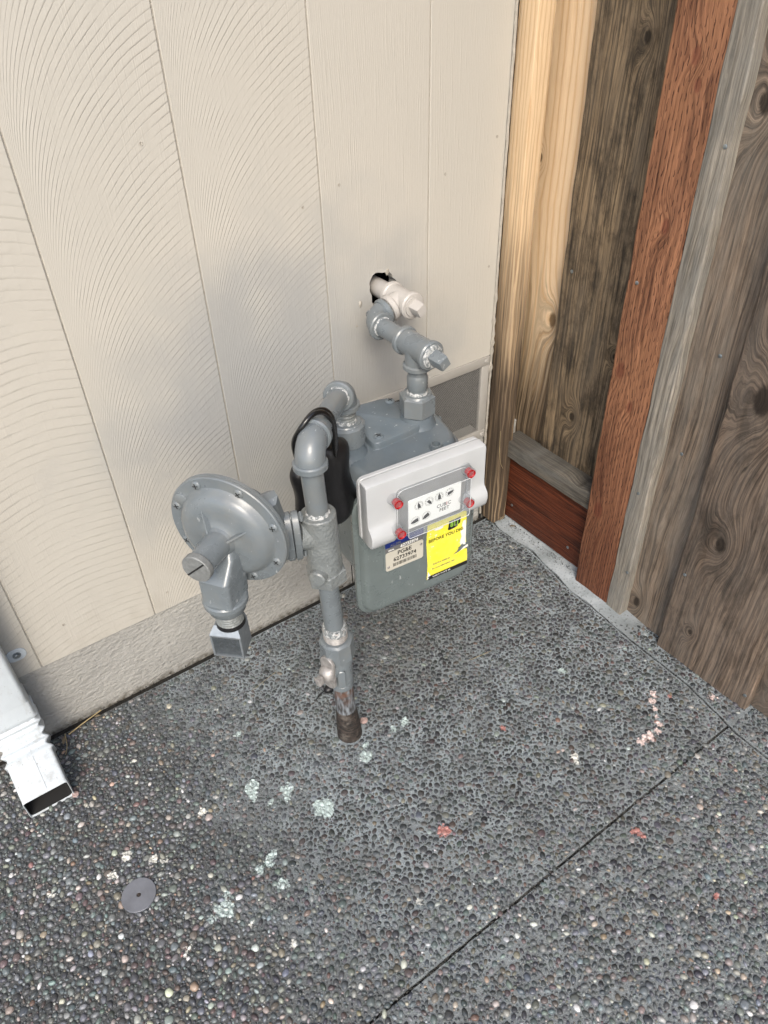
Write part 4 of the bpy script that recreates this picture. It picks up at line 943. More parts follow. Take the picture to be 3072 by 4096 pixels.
def text(s, size, x, z, y, m, parent, rot=0.0, bold=0.0, align='CENTER', sx=1.0, name='lettering', th=0.00012, shear=0.0):
    cu = bpy.data.curves.new(name, 'FONT'); cu.body = s; cu.size = size; cu.align_x = align; cu.extrude = th; cu.offset = bold; cu.resolution_u = 3; cu.shear = shear
    t = bpy.data.objects.new(name, cu); col.objects.link(t); bpy.context.view_layer.update()
    me = bpy.data.meshes.new_from_object(t.evaluated_get(bpy.context.evaluated_depsgraph_get())); bpy.data.objects.remove(t)
    me.materials.clear(); me.materials.append(m)
    F_ = Matrix(((1, 0, 0, x), (0, 0, -1, y), (0, 1, 0, z-ZO), (0, 0, 0, 1)))
    me.transform(F_ @ Matrix.Rotation(rot, 4, 'Z') @ Matrix.Diagonal((sx, 1, 1, 1)))
    o = bpy.data.objects.new(name, me); col.objects.link(o); o.parent = parent; return o
YD = -0.1392
def ring(bm, x, z, r, w_, y, a0=0, a1=2*PI, n=28):
    R = []
    for i in range(n+1):
        a = a0+(a1-a0)*i/n; R.append([Vector((x+(r-w_)*math.cos(a), y, z+(r-w_)*math.sin(a))), Vector((x+r*math.cos(a), y, z+r*math.sin(a)))])
    rings(bm, R, False, False, False)
def pointer(bm, x, z, a, L, y):
    M_ = FM(y) @ Matrix.Translation((x, z, 0)) @ Matrix.Rotation(a, 4, 'Z')
    P_ = [(L, 0), (0.35*L, 0.30*L), (-0.50*L, 0.34*L), (-0.55*L, -0.34*L), (0.35*L, -0.30*L)]
    rings(bm, [[M_ @ Vector((a_, b_, h)) for a_, b_ in P_] for h in (0, 0.0012)], True, True, True)
for i, (x, z, a) in enumerate(((-0.0375, 0.4515, 1.75), (-0.0195, 0.4520, -0.9), (-0.0015, 0.4535, 1.60), (0.0170, 0.4545, 0.35))):
    bm = NB(); ring(bm, x, z, 0.0078, 0.0003, YD-0.0001); ring(bm, x, z, 0.0058, 0.0002, YD-0.0001); madd('dial_ring', bm, M['grey_ink'], smooth=0, parent=dial)
    bm = NB(); pointer(bm, x, z-0.0005, a, 0.0068, YD-0.0003); madd('dial_pointer', bm, M['black_ink'], smooth=0, parent=dial)
    for j in range(10):
        b = PI/2+(-1 if i % 2 else 1)*j*2*PI/10
        text(str(j), 0.0024, x+0.0062*math.cos(b), z+0.0062*math.sin(b)-0.0008, YD-0.0001, M['black_ink'], dial)
for i, (x, z, a) in enumerate(((-0.0435, 0.4250, 3.4), (-0.0240, 0.4270, 0.55+PI))):
    bm = NB(); ring(bm, x, z, 0.0075, 0.0003, YD-0.0001); ring(bm, x, z, 0.0062, 0.0002, YD-0.0001); madd('dial_ring', bm, M['grey_ink'], smooth=0, parent=dial)
    bm = NB(); pointer(bm, x, z, a, 0.0085, YD-0.0003); madd('dial_pointer', bm, M['black_ink'], smooth=0, parent=dial)
text('CUB', 0.0088, 0.0030, 0.4322, YD-0.0001, M['black_ink'], dial); text('I', 0.0088, 0.0128, 0.4322, YD-0.0001, M['red'], dial, bold=0.0001)
text('C', 0.0088, 0.0175, 0.4322, YD-0.0001, M['black_ink'], dial); text('FEET', 0.0088, 0.0085, 0.4238, YD-0.0001, M['black_ink'], dial)
# clear window: a hollow protruding box with raised edges
bm = NB()
wp = rrect(-0.0670, 0.0420, 0.4130, 0.4840, 0.004, 4)
loft(bm, wp, [(-0.0085, 0.1372), (-0.0080, 0.1390), (-0.0035, 0.1400), (0.000, 0.1560), (0.0010, 0.1585), (0.0035, 0.1592)], FM(0.0), False, True)
madd('clear_window', bm, M['clear'], 'clear plastic window over the dials', 30)
M['rim'] = simple('moulding_glint', (0.55, 0.57, 0.58), 0.15, 0, 0.05, 30, 0)  # pale material for the edge glint tubes
bm = NB(); P_ = [(x, -0.1588, z) for x, z in wp]; tube(bm, P_+[P_[0], P_[1]], 0.0005, 6); madd('window_edge_glint', bm, M['rim'])
bm = NB(); P_ = [(x, -0.1392, z) for x, z in inset(wp, -0.0072)]; tube(bm, P_+[P_[0], P_[1]], 0.0005, 6); madd('window_edge_glint', bm, M['rim'])
# the pale tubes above paint in the glint along the moulding edges
# tamper seals: clear cups with red caps
first = None
for (x, z, yb) in ((-0.0800, 0.4800, -0.136), (-0.0800, 0.4290, -0.144), (0.0455, 0.4860, -0.136), (0.0430, 0.4340, -0.141)):
    o1 = NB(); lathe(o1, frame((x, yb, z), (0, -1, 0)), [(0, 0.0100), (0.002, 0.0086), (0.014, 0.0086), (0.0165, 0.0092), (0.0165, 0.0078)], 24, False, True)
    cup = madd('seal_cup', o1, M['clear'])
    o2 = NB(); lathe(o2, frame((x, yb-0.001, z), (0, -1, 0)), [(0.006, 0.0050), (0.007, 0.0064), (0.0150, 0.0070), (0.0172, 0.0070), (0.0172, 0.0060), (0.0155, 0.0050), (0.0152, 0.0010)], 22); madd('seal_cap', o2, M['red'], 'red tamper seal')
# nameplate
bm = NB(); loft(bm, rrect(-0.0815, -0.0050, 0.305, 0.375, 0.004, 4), [(0, 0.1035), (0, 0.1052), (0.002, 0.1057)], FM(0.0)); np_ = madd('nameplate_frame', bm, M['enamel_meter'])
bm = NB(); loft(bm, rrect(-0.0785, -0.0080, 0.3080, 0.3475, 0.004, 5), [(0, 0.1058), (0, 0.1064)], FM(0.0)); madd('nameplate', bm, M['plate_beige'], 'beige nameplate reading PG&E 62733974 with a bar code', parent=met)
bm = NB(); loft(bm, rrect(-0.0785, -0.0080, 0.3480, 0.3570, 0.001, 2), [(0, 0.1058), (0, 0.1062)], FM(0.0)); madd('nameplate', bm, M['plate_grey'], 'grey nameplate strip with a hand lettered number')
bm = NB(); loft(bm, rrect(-0.0785, -0.0080, 0.3575, 0.3740, 0.001, 2), [(0, 0.1058), (0, 0.1063)], FM(0.0)); madd('nameplate', bm, M['blue'], 'navy blue nameplate band')
text('PG&E', 0.0112, -0.0435, 0.3365, -0.1066, M['black_ink'], met, bold=0.0002); text('62733974', 0.0108, -0.0430, 0.3250, -0.1066, M['black_ink'], met, bold=0.0002)
text('AC-250', 0.0060, -0.0600, 0.3590, -0.1065, M['grey_ink'], met, bold=0.0001)
text('62733974', 0.0082, -0.0350, 0.3495, -0.1064, M['white_ink'], met, bold=0.0002, shear=0.2, name='hand_lettering'); text('SERIAL', 0.0038, -0.0680, 0.3500, -0.1064, M['white_ink'], met, bold=0.0001)
bm = NB(); x = -0.0650
while x < -0.0215:
    w_ = random.choice((0.0004, 0.0006, 0.0010)); v = [bm.verts.new((a, -0.1066, b)) for a, b in ((x, 0.3140), (x+w_, 0.3140), (x+w_, 0.3210), (x, 0.3210))]; bm.faces.new(v); x += w_+random.choice((0.0004, 0.0006, 0.0009))
madd('bar_code', bm, M['black_ink'], smooth=0)
for (x, z) in ((-0.0735, 0.3165), (-0.0125, 0.3385)):
    bm = NB(); lathe(bm, frame((x, -0.1064, z), (0, -1, 0)), [(0, 0.0026), (0.0008, 0.0022), (0.001, 0.001)], 14); madd('rivet', bm, M['steel'])
# sticker (torn right edge, slightly rippled)
def sheet(P_, y0, rip=0.0006, n=26):
    bm = NB(); zs = [p[2] for p in P_]; z0, z1 = P_[0][2], P_[-1][2]; R = []
    for (xl, xr, z) in P_:
        R.append([Vector((xl+(xr-xl)*i/n, y0-0.0004-rip*(0.5+0.5*noise.noise(Vector(((xl+(xr-xl)*i/n)*60, z*40, 3)))), z)) for i in range(n+1)])
    rings(bm, R, False, False, False); return bm
Pz = []
for i in range(41):
    t = i/40; z = 0.2490+t*(0.376-0.2490)
    xl = 0.0005+0.0012*math.sin(t*7)+0.0006*noise.noise(Vector((t*30, 0, 0))); xr = 0.0835-0.0085*t+0.0010*math.sin(t*9)+0.0008*noise.noise(Vector((t*40, 1, 0)))
    if 0.28 < t < 0.40: xr -= 0.020*(1-abs((t-0.34)/0.06))**0.7*1.0
    Pz.append((xl, xr, z))
stk = madd('sticker', sheet(Pz, -0.1042), M['sticker'], 'torn yellow sticker with 811 and BEFORE YOU DIG')
bm = sheet([(0.003-0.001*t, 0.0830, 0.2485+0.0080*t) for t in np.linspace(0, 1, 5)], -0.1056, 0.0003); madd('sticker_band', bm, M['black_ink'], 'black band along the sticker foot', parent=stk)
def patch(pts, y, m, name='torn_patch'):
    bm = NB(); bm.faces.new([bm.verts.new((a, y, b)) for a, b in pts]); bm.normal_update()
    bmesh.ops.triangulate(bm, faces=bm.faces); return madd(name, bm, m, smooth=0, parent=stk)
YS = -0.1058
def blobpts(x, z, rx_, rz_, n=16, s=0.0): return [(x+rx_*math.cos(2*PI*i/n)*(1+0.35*noise.noise(Vector((i*0.9, s, 0)))), z+rz_*math.sin(2*PI*i/n)*(1+0.35*noise.noise(Vector((i*0.9, s, 5))))) for i in range(n)]
M['paper'] = simple('bare_white_paper', (0.74, 0.75, 0.70), 0.6, 0, 0.06, 80, 0.1)
patch([(0.0665, 0.300), (0.0775, 0.296), (0.0770, 0.332), (0.0755, 0.352), (0.0700, 0.351), (0.0680, 0.342), (0.0705, 0.335), (0.0655, 0.330), (0.0685, 0.318), (0.0660, 0.310)], YS-0.0002, M['paper'])
patch([(0.001, 0.2500), (0.0080, 0.2555), (0.0055, 0.262), (0.0022, 0.268)], YS-0.0004, M['paper'])
patch([(0.0580, 0.2850), (0.068, 0.2865), (0.083, 0.2890), (0.0825, 0.2945), (0.074, 0.2920), (0.066, 0.2890)], YS-0.0002, M['paper'])
patch([(0.052, 0.2835), (0.060, 0.2875), (0.066, 0.296), (0.071, 0.3015), (0.072, 0.2965), (0.0775, 0.2955), (0.0690, 0.2880), (0.0630, 0.2852)], YS-0.0004, M['enamel_meter'])
patch([(0.0400, 0.3455), (0.0415, 0.3430), (0.0530, 0.3435), (0.0590, 0.3455), (0.0600, 0.3480), (0.0640, 0.3500), (0.0650, 0.3630), (0.0420, 0.3620), (0.0415, 0.3530)], YS-0.0002, M['black_ink'], 'emblem_outline')
patch([(0.0535, 0.3510), (0.0600, 0.3515), (0.0590, 0.3470), (0.0565, 0.3445), (0.0540, 0.3470)], YS-0.0004, M['plate_grey'], 'emblem_shield')
text('811', 0.0135, 0.0530, 0.3490, YS-0.0005, M['green'], stk, bold=0.0007, sx=0.85)
text('BEFORE YOU DIG', 0.0092, 0.0370, 0.3320, YS-0.0003, M['black_ink'], stk, sx=0.95)
text('Submit a ticket at', 0.0048, 0.0290, 0.2790, YS-0.0003, M['grey_ink'], stk)
text('For more information, visit', 0.0042, 0.0330, 0.2690, YS-0.0003, M['grey_ink'], stk)
text('Learn more at', 0.0062, 0.0300, 0.2510, YS-0.0003, M['white_ink'], stk)
patch(blobpts(0.055, 0.2530, 0.011, 0.0012, 18, 2.0), YS-0.0003, M['paper']); patch(blobpts(0.075, 0.2540, 0.006, 0.0008, 14, 4.0), YS-0.0003, M['paper']); patch(blobpts(0.022, 0.356, 0.009, 0.003, 14, 6.0), YS-0.0002, M['paper'])

# ================================================================== REGULATOR
C0 = Vector((0.250, -0.270, 0.513)); aa = Vector((-0.83, -0.555, 0)).normalized(); XR = Vector((0, 0, 1)).cross(aa)
MR = Matrix((XR, Vector((0, 0, 1)), aa)).transposed().to_4x4(); MR.translation = C0
rg = Thing('pressure_regulator', tuple(C0), 'round grey diaphragm regulator with slotted spring cap and screened vent', 'regulator')
def RL(x, y, z): return MR @ Vector((x, y, z))
bm = NB(); lathe(bm, MR, [(-0.030, 0.032), (-0.026, 0.046), (-0.014, 0.064), (-0.0065, 0.070), (-0.0060, 0.0835), (-0.0045, 0.0850), (-0.0005, 0.0850), (0.0, 0.0840)], 64); rg.add('rear_dome', bm, M['enamel'])
bm = NB(); lathe(bm, MR, [(0.0004, 0.0840), (0.0012, 0.0852), (0.0045, 0.0852), (0.0058, 0.0838), (0.0060, 0.0700), (0.0075, 0.0680), (0.0130, 0.0655), (0.0185, 0.0600), (0.0215, 0.0520), (0.0222, 0.0440), (0.0215, 0.0340), (0.0225, 0.0280), (0.0260, 0.0225), (0.0340, 0.0192)], 72); rg.add('diaphragm_case', bm, M['enamel'], 'dished front half of the diaphragm case')
bm = NB(); lathe(bm, MR @ Matrix.Translation((0.001, 0.002, 0)), [(0.022, 0.0188), (0.078, 0.0176)], 36); rg.add('spring_tube', bm, M['enamel'])
cp = NB(); lathe(cp, MR @ Matrix.Translation((0.001, 0.002, 0)), [(0.074, 0.0190), (0.0755, 0.0202), (0.0830, 0.0202), (0.0842, 0.0192)], 32); cap_ = rg.add('spring_cap', cp, M['cast_cap'], 'dull slotted cap of the spring tube')
bm = NB(); box(bm, -0.019, 0.019, -0.0011, 0.0011, 0.0838, 0.0846, 0, MR @ Matrix.Translation((0.001, 0.002, 0)) @ Matrix.Rotation(0.75, 4, 'Z')); s_ = rg.add('cap_slot', bm, M['black_ink'], smooth=0)
for a in (118, 30, 205):
    bm = NB()
    d = Vector((math.cos(math.radians(a)), math.sin(math.radians(a)), 0)); q = Vector((-d.y, d.x, 0))*0.0016
    A_ = d*0.019; B_ = d*0.046
    vs = [bm.verts.new(MR @ v) for v in (A_+q+Vector((0, 0, 0.036)), A_-q+Vector((0, 0, 0.036)), B_-q*0.5+Vector((0, 0, 0.0222)), B_+q*0.5+Vector((0, 0, 0.0222)), A_+q+Vector((0, 0, 0.018)), A_-q+Vector((0, 0, 0.018)), B_-q+Vector((0, 0, 0.018)), B_+q+Vector((0, 0, 0.018)))]
    for f in ((0, 1, 2, 3), (0, 3, 7, 4), (1, 5, 6, 2), (3, 2, 6, 7), (0, 4, 5, 1)): bm.faces.new([vs[i] for i in f])
    bmesh.ops.recalc_face_normals(bm, faces=bm.faces); rg.add('cast_rib', bm, M['enamel'], smooth=20)
spots = [(RL(0.0755*math.cos(math.radians(a)), 0.0755*math.sin(math.radians(a)), 0.0060), aa, r_) for a, r_ in ((116, 0.2), (68, 0.6), (20.5, 0.1), (-25, 0.9), (-67.5, 0.5), (-155, 1.2), (160, 0.3), (-112, 0))]
screws(rg.e, spots, Matrix.Translation(-C0), M['enamel'], 0.0062)
bm = NB(); a = math.radians(147); lathe(bm, MR @ Matrix.Translation((0.072*math.cos(a), 0.072*math.sin(a), 0)), [(0.0055, 0.0098), (0.0085, 0.0096), (0.0092, 0.0085)], 24); rg.add('flange_tab', bm, M['enamel'])
# vent hood, rim, nipple and screened vent elbow
bm = NB(); Rr = []
for (y, x0_, x1_, z0_, z1_) in ((-0.006, -0.009, 0.016, 0.010, 0.030), (-0.020, -0.015, 0.022, 0.010, 0.040), (-0.040, -0.0205, 0.0245, 0.010, 0.0625), (-0.042, -0.0210, 0.0245, 0.010, 0.0640), (-0.076, -0.0215, 0.0240, 0.012, 0.0645), (-0.084, -0.0225, 0.0245, 0.014, 0.0665)):
    Rr.append([RL(px, y, pz) for px, pz in rrect(x0_, x1_, z0_, z1_, 0.0075, 5)])
rings(bm, Rr); bmesh.ops.recalc_face_normals(bm, faces=bm.faces); rg.add('vent_hood', bm, M['enamel'], smooth=24)
DN = Vector((0, 0, -1)); VC = Vector((0.001, 0, 0.041))
bm = NB(); cyl(bm, RL(VC.x, -0.083, VC.z), RL(VC.x, -0.094, VC.z), 0.0310, 0.0308, 36, 0.002); cyl(bm, RL(VC.x, -0.092, VC.z), RL(VC.x, -0.108, VC.z), 0.0275, 0.0255, 36, 0.0025); rg.add('vent_collar', bm, M['enamel'])
bm = NB(); threads(bm, RL(VC.x, -0.105, VC.z), RL(VC.x, -0.135, VC.z), 0.0185, 7); rg.add('vent_nipple', bm, M['enamel_rough'])
bm = NB(); lathe(bm, frame(RL(VC.x, -0.1300, VC.z), (0, 0, -1)), [(0, 0.0195), (0.0025, 0.0200), (0.006, 0.0205)], 28); rg.add('gasket', bm, M['black_rubber'])
MVt = MR @ Matrix.Translation((VC.x-0.004, -0.134, VC.z)) @ Matrix.Rotation(math.radians(12), 4, 'Y')
bm = NB(); s2 = 0.0225
v = [bm.verts.new(MVt @ Vector(c)) for c in ((-0.017, 0, -0.018), (0.017, 0, -0.018), (0.017, 0, 0.012), (-0.017, 0, 0.012), (-s2, -0.012, 0.021), (s2, -0.012, 0.021), (s2, -0.054, 0.021), (-s2, -0.054, 0.021), (-s2, -0.050, -0.014), (s2, -0.050, -0.014), (-0.019, -0.010, -0.020), (0.019, -0.010, -0.020))]
for f in ((0, 3, 2, 1), (3, 4, 5, 2), (7, 8, 9, 6), (0, 1, 11, 10), (10, 11, 9, 8), (1, 2, 5, 11), (11, 5, 6, 9), (0, 10, 4, 3), (10, 8, 7, 4)): bm.faces.new([v[i] for i in f])
# open front: inner lip and cavity
li = [MVt @ Vector(c) for c in ((-s2+0.0028, -0.0150, 0.021), (s2-0.0028, -0.0150, 0.021), (s2-0.0028, -0.0512, 0.021), (-s2+0.0028, -0.0512, 0.021))]
lv = [bm.verts.new(c) for c in li]; fr4 = [v[4], v[5], v[6], v[7]]
for i in range(4): bm.faces.new((fr4[i], fr4[(i+1) % 4], lv[(i+1) % 4], lv[i]))
lw = [bm.verts.new(MVt @ (MVt.inverted() @ c + Vector((0, 0, -0.012)))) for c in li]
for i in range(4): bm.faces.new((lv[i], lv[(i+1) % 4], lw[(i+1) % 4], lw[i]))
bmesh.ops.recalc_face_normals(bm, faces=bm.faces)
for f in bm.faces: pass
vh = rg.add('vent_elbow', bm, simple('cast_zinc', (0.30, 0.33, 0.35), 0.38, 0.55, 0.25, 90, 0.4), 'square cast vent elbow with an open screened face', 25)
bm = NB(); bm.faces.new([bm.verts.new(MVt @ Vector(c)) for c in ((-0.017, -0.0155, 0.0095), (0.017, -0.0155, 0.0095), (0.017, -0.0508, 0.0095), (-0.017, -0.0508, 0.0095))]); rg.add('vent_cavity', bm, M['void'], smooth=0)
bm = NB(); x0_, x1_, y0_, y1_ = -s2+0.0028, s2-0.0028, -0.0512, -0.0150; tw = 0.00019
for k in np.arange(x0_, x1_, 0.00165): box(bm, k-tw, k+tw, y0_, y1_, 0.0185, 0.0189, 0, MVt)
for k in np.arange(y0_, y1_, 0.00165): box(bm, x0_, x1_, k-tw, k+tw, 0.0190, 0.0194, 0, MVt)
rg.add('vent_screen', bm, M['zinc'], 'fine wire screen in the vent elbow', 0, kind='stuff')
# valve body behind the disc and the two bolted flanges
bm = NB(); cyl(bm, RL(0, 0, -0.02), RL(0, 0, -0.062), 0.030, 0.026, 32, 0.003)
fc = Vector((0.3255, -0.2975, 0.480)); fn = Vector((0.93, -0.37, 0)).normalized()
tube(bm, [RL(0, -0.002, -0.040), RL(0.012, -0.014, -0.048), fc-fn*0.012, fc-fn*0.004], [0.024, 0.023, 0.020, 0.020], 26); rg.add('valve_body', bm, M['enamel'])
bm = NB(); tube(bm, [RL(0.034, 0.034, -0.012), RL(0.046, 0.036, -0.030), fc+Vector((0, 0, 0.030))-fn*0.016], [0.014, 0.016, 0.011], 8); rg.add('neck_web', bm, M['enamel'], smooth=20)
ov = []
for i in range(40):
    a = 2*PI*i/40; ov.append((0.0205*math.cos(a), 0.0410*math.sin(a)))
def flange(t0, t1):
    bm = NB(); loft(bm, ov, [(0.001, t0), (0, t0+0.001), (0, t1-0.001), (0.001, t1)], frame(fc, fn, Vector((0, 0, 1)).cross(fn))); return bm
rg.add('flange', flange(-0.0100, -0.0005), M['enamel']); rg.add('flange', flange(0.0005, 0.0100), M['enamel'])
bm = NB(); tube(bm, [fc+fn*0.006, Vector((rx(.47), ry(.47), 0.468))], [0.0195, 0.0205], 26); rg.add('flange_neck', bm, M['enamel_rough'])
for s_ in (1, -1):
    bm = NB(); c_ = fc+Vector((0, 0, s_*0.0315)); cyl(bm, c_-fn*0.020, c_+fn*0.0105, 0.0075, seg=20, bev=0.001); hexnut(bm, c_+fn*0.0105, c_+fn*0.0165, 0.0082, 0.3); rg.add('flange_bolt', bm, M['enamel'])

# ================================================================== BLACK POUCH WITH CABLE
pc_ = Vector((0.4045, -0.247, 0.498))
pouch = Thing('black_pouch', tuple(pc_), 'glossy black two-lobed pouch hanging by a cable behind the riser', 'pouch')
bm = NB(); seg = 40; Rr = []
for k in range(25):
    t = k/24; z = 0.425+t*0.142; e = (1-abs(2*t-1)**7.0)**0.5 if 0 < t < 1 else 0.15
    wd_ = 0.0590*e*(1.0+0.07*math.cos((t-0.18)*8)-0.03*t); dd = 0.032*e*(1-0.25*t); ring_ = []
    for i in range(seg):
        a = 2*PI*i/seg; c_, s_ = math.cos(a), math.sin(a); groove = 1-0.42*math.exp(-(c_/0.16)**2)
        x = wd_*(abs(c_)**0.8)*(1 if c_ > 0 else -1); y = dd*s_*groove*(1 if s_ < 0 else 0.8)
        ring_.append(Vector((pc_.x+x*0.94+0.004*(1-t), pc_.y+x*0.22+y+0.0015*noise.noise(Vector((x*40, z*30, 1))), z+0.0045*math.sin(a*2+0.6)*(1-abs(2*t-1)))))
    Rr.append(ring_)
rings(bm, Rr); bmesh.ops.recalc_face_normals(bm, faces=bm.faces); pouch.add('body', bm, M['black_rubber'], smooth=70)
def bez(P_, n=24):
    P_ = [Vector(p) for p in P_]; out = []
    for i in range(len(P_)-1):
        p0, p1, p2, p3 = P_[max(i-1, 0)], P_[i], P_[i+1], P_[min(i+2, len(P_)-1)]
        for k in range(8):
            t = k/8; out.append(0.5*((2*p1)+(-p0+p2)*t+(2*p0-5*p1+4*p2-p3)*t*t+(-p0+3*p1-3*p2+p3)*t**3))
    return out+[P_[-1]]
cd_ = [(0.372, -0.252, 0.545), (0.358, -0.268, 0.600), (0.3635, -0.282, 0.630), (0.383, -0.2815, 0.6435), (0.403, -0.277, 0.636), (0.417, -0.270, 0.608), (0.423, -0.260, 0.550)]
for q_ in (Vector((0, 0, 0)), Vector((0.0055, 0.0055, -0.001))):
    bm = NB(); tube(bm, bez([Vector(p)+q_ for p in cd_]), 0.0036, 12); pouch.add('cable', bm, M['black_cable'])

# ================================================================== DOWNSPOUT
ds = Thing('downspout', (-0.097, -0.035, 0.2), 'white aluminium downspout with crimped elbow ending at the pavement', 'downspout')
def section(c, w_, d_, ax_, ay_, r=0.006, wave=0.0):
    return [c+ax_*px+ay_*py for px, py in rrect(-w_/2, w_/2, -d_/2, d_/2, r, 3)]
XA = Vector((1, 0, 0))
bm = NB(); rings(bm, [section(Vector((-0.1025, -0.0345, z)), 0.0760, 0.052, XA, Vector((0, 1, 0))) for z in (0.168, 0.172, 0.5, 1.5, 2.6)], True, False, True); ds.add('upper_tube', bm, M['white_alum'])
bm = NB(); Rr = []; c = Vector((-0.0985, -0.034, 0.185)); ang_ = 0.0; n_ = 64; L_ = 0
total = math.radians(63)
for i in range(n_):
    s_ = i/(n_-1)                                # arc length share
    dist_ = s_*0.2274
    bend = min(1, max(0, (dist_-0.064)/0.070)); ang_ = total*bend
    t_ = Vector((0, -math.sin(ang_), -math.cos(ang_))); nrm = Vector((0, -math.cos(ang_), math.sin(ang_)))
    if i: c = c + t_*(0.2274/(n_-1))
    cr = 0.0
    if 0.055 < dist_ < 0.145: cr = -0.0034*(0.5+0.5*math.cos((dist_-0.055)/0.090*5*2*PI+PI))*1.0
    sec = []
    for px, py in rrect(-0.0355, 0.0355, -0.0245, 0.0245, 0.005, 4):
        back = max(0, -py/0.0245)                # folds show on the wall side
        rdg = 0.006*back*max(0, math.cos((dist_-0.055)/0.09*4*2*PI)) if 0.055 < dist_ < 0.145 else 0
        bulge = 0.0036*math.cos((dist_-0.055)/0.09*4*2*PI)*abs(px)/0.0355 if 0.055 < dist_ < 0.145 else 0
        k = cr*(1 if py > 0.01 else 0.6); seam = -0.0012*math.exp(-((px-0.004)/0.0018)**2) if py > 0.02 else 0
        sec.append(c+XA*(px*(1+0.05*(dist_ < 0.02 and -1 or 0))+ (bulge if px > 0 else -bulge))+nrm*(py+k+seam-rdg*0.5))
    Rr.append(sec)
Rr[-1] = [p - t_*0.017*min(1, max(0, ((p-c).dot(nrm)+0.0245)/0.049)) for p in Rr[-1]]; del Rr[-6:-1]
rings(bm, Rr, True, False, False)
OUTC = c.copy(); tdir = t_.copy(); ndir = nrm.copy()
el_ = ds.add('elbow', bm, M['white_alum'], 'crimped elbow turning away from the wall')
md = el_.modifiers.new('thickness', 'SOLIDIFY'); md.thickness = 0.0011; md.offset = -1
bm = NB(); rings(bm, [section(OUTC-tdir*0.06, 0.0675, 0.0455, XA, ndir), [p-tdir*(0.003+0.017*min(1, max(0, ((p-OUTC).dot(ndir)+0.023)/0.046))) for p in section(OUTC, 0.0675, 0.0455, XA, ndir)]], True, True, False); ds.add('outlet_shade', bm, M['void'], 'black sleeve for the shade inside the outlet', 0)  # black sleeve stands in for the shade inside the white tube
# centre seam
bm = NB(); pts = []
for i in range(18, n_-6):
    sec = Rr[i]; top = max(sec, key=lambda q: (q-(sum(sec, Vector())/len(sec))).dot(Vector((0, -1, 0.6))))
    cc_ = sum(sec, Vector())/len(sec); an = min(1, max(0, (i/(n_-1)*0.2274-0.064)/0.070))*total
    nn = Vector((0, -math.cos(an), math.sin(an))); pts.append(cc_+XA*0.005+nn*(0.0238 if 0.055 < i/(n_-1)*0.2274 < 0.145 else 0.0247))
tube(bm, pts, 0.0007, 6); ds.add('seam', bm, simple('shadowed_seam', (0.45, 0.48, 0.50), 0.5, 0, 0.05, 30, 0))
bm = NB(); loft(bm, rrect(-0.068, -0.0365, 0.205, 0.2300, 0.0120, 7), [(0.0, 0.0024), (0, 0.0036), (0.0004, 0.0040)], FM(0.0)); br_ = ds.add('bracket', bm, M['white_alum'], 'rounded white strap end screwed to the wall')
bm = NB(); hexnut(bm, (-0.0515, -0.0048, 0.2175), (-0.0515, -0.0082, 0.2175), 0.0042, 0.2, 6, 0.0006); lathe(bm, frame((-0.0515, -0.0038, 0.2175), (0, -1, 0)), [(0, 0.0066), (0.0012, 0.0064)], 22); ds.add('bracket_screw', bm, M['zinc'])

# ================================================================== SMALL THINGS
dm = Thing('survey_disc', (-0.0353, -0.3645, 0.0), 'flat grey metal disc with a centre hole set in the pebbles', 'disc')
bm = NB(); lathe(bm, Matrix.Translation((-0.0353, -0.3645, 0)), [(0.0, 0.0255), (0.0036, 0.0255), (0.0042, 0.0250), (0.0042, 0.0036), (0.0030, 0.0030), (0.0030, 0.0)], 56); dm.add('plate', bm, M['disc'])
bm = NB(); lathe(bm, Matrix.Translation((-0.0353, -0.3645, 0)), [(0.0028, 0.0034), (0.0034, 0.0030), (0.0034, 0.0012), (0.0032, 0.001)], 16); dm.add('centre_pin', bm, M['black_tape'])
def chip(x, y, r, m, label, name='stone_chip', cat='stone', z=0.0):
    bm = NB(); bmesh.ops.create_icosphere(bm, subdivisions=2, radius=r)
    for v in bm.verts:
        d = 1+0.45*noise.noise(v.co*(1.6/r)+Vector((x*99, y*77, 0))); v.co = Vector((v.co.x*d, v.co.y*d*0.85, v.co.z*0.6*d))
    o = obj(name, bm, m, None, label, 25, cat=cat); o.location = (x, y, z+r*0.35); return o
chip(0.4095, -0.3105, 0.0078, M['pinkstone'], 'pale pink stone chip lying right beside the foot of the riser')
chip(-0.062, -0.143, 0.0065, M['pinkstone'], 'pinkish stone chip by the mouth of the white downspout')
def strand(P_, r, m, label, name='straw', cat='straw'):
    bm = NB(); tube(bm, bez(P_), r, 6); o = obj(name, bm, m, None, label, 60, cat=cat); return o
strand([(-0.035, -0.022, 0.006), (0.0, -0.014, 0.008), (0.030, -0.007, 0.008)], 0.0011, M['straw'], 'straight dry straw lying along the foot of the wall')
strand([(-0.040, -0.020, 0.010), (-0.044, -0.045, 0.009), (-0.052, -0.060, 0.006)], 0.0006, M['straw'], 'thin curved dry stalk near the downspout')
strand([(-0.030, -0.012, 0.012), (-0.045, -0.018, 0.013), (-0.058, -0.014, 0.008)], 0.0007, M['crevice'], 'dark twig curled at the wall foot behind the downspout')
strand([(0.362, -0.222, 0.006), (0.375, -0.218, 0.008), (0.388, -0.214, 0.008)], 0.0011, M['black_rubber'], 'short black wire end sticking out behind the riser valve', 'wire_stub', 'wire')
bm = NB(); bmesh.ops.create_icosphere(bm, subdivisions=3, radius=1.0)
for v in bm.verts: v.co = Vector((0.398+v.co.x*0.013, -0.213+v.co.y*0.009, 0.003+v.co.z*0.008))
obj('rubber_lump', bm, M['black_rubber'], None, 'small black rubber lump on the slab behind the riser', 40, cat='rubber lump')
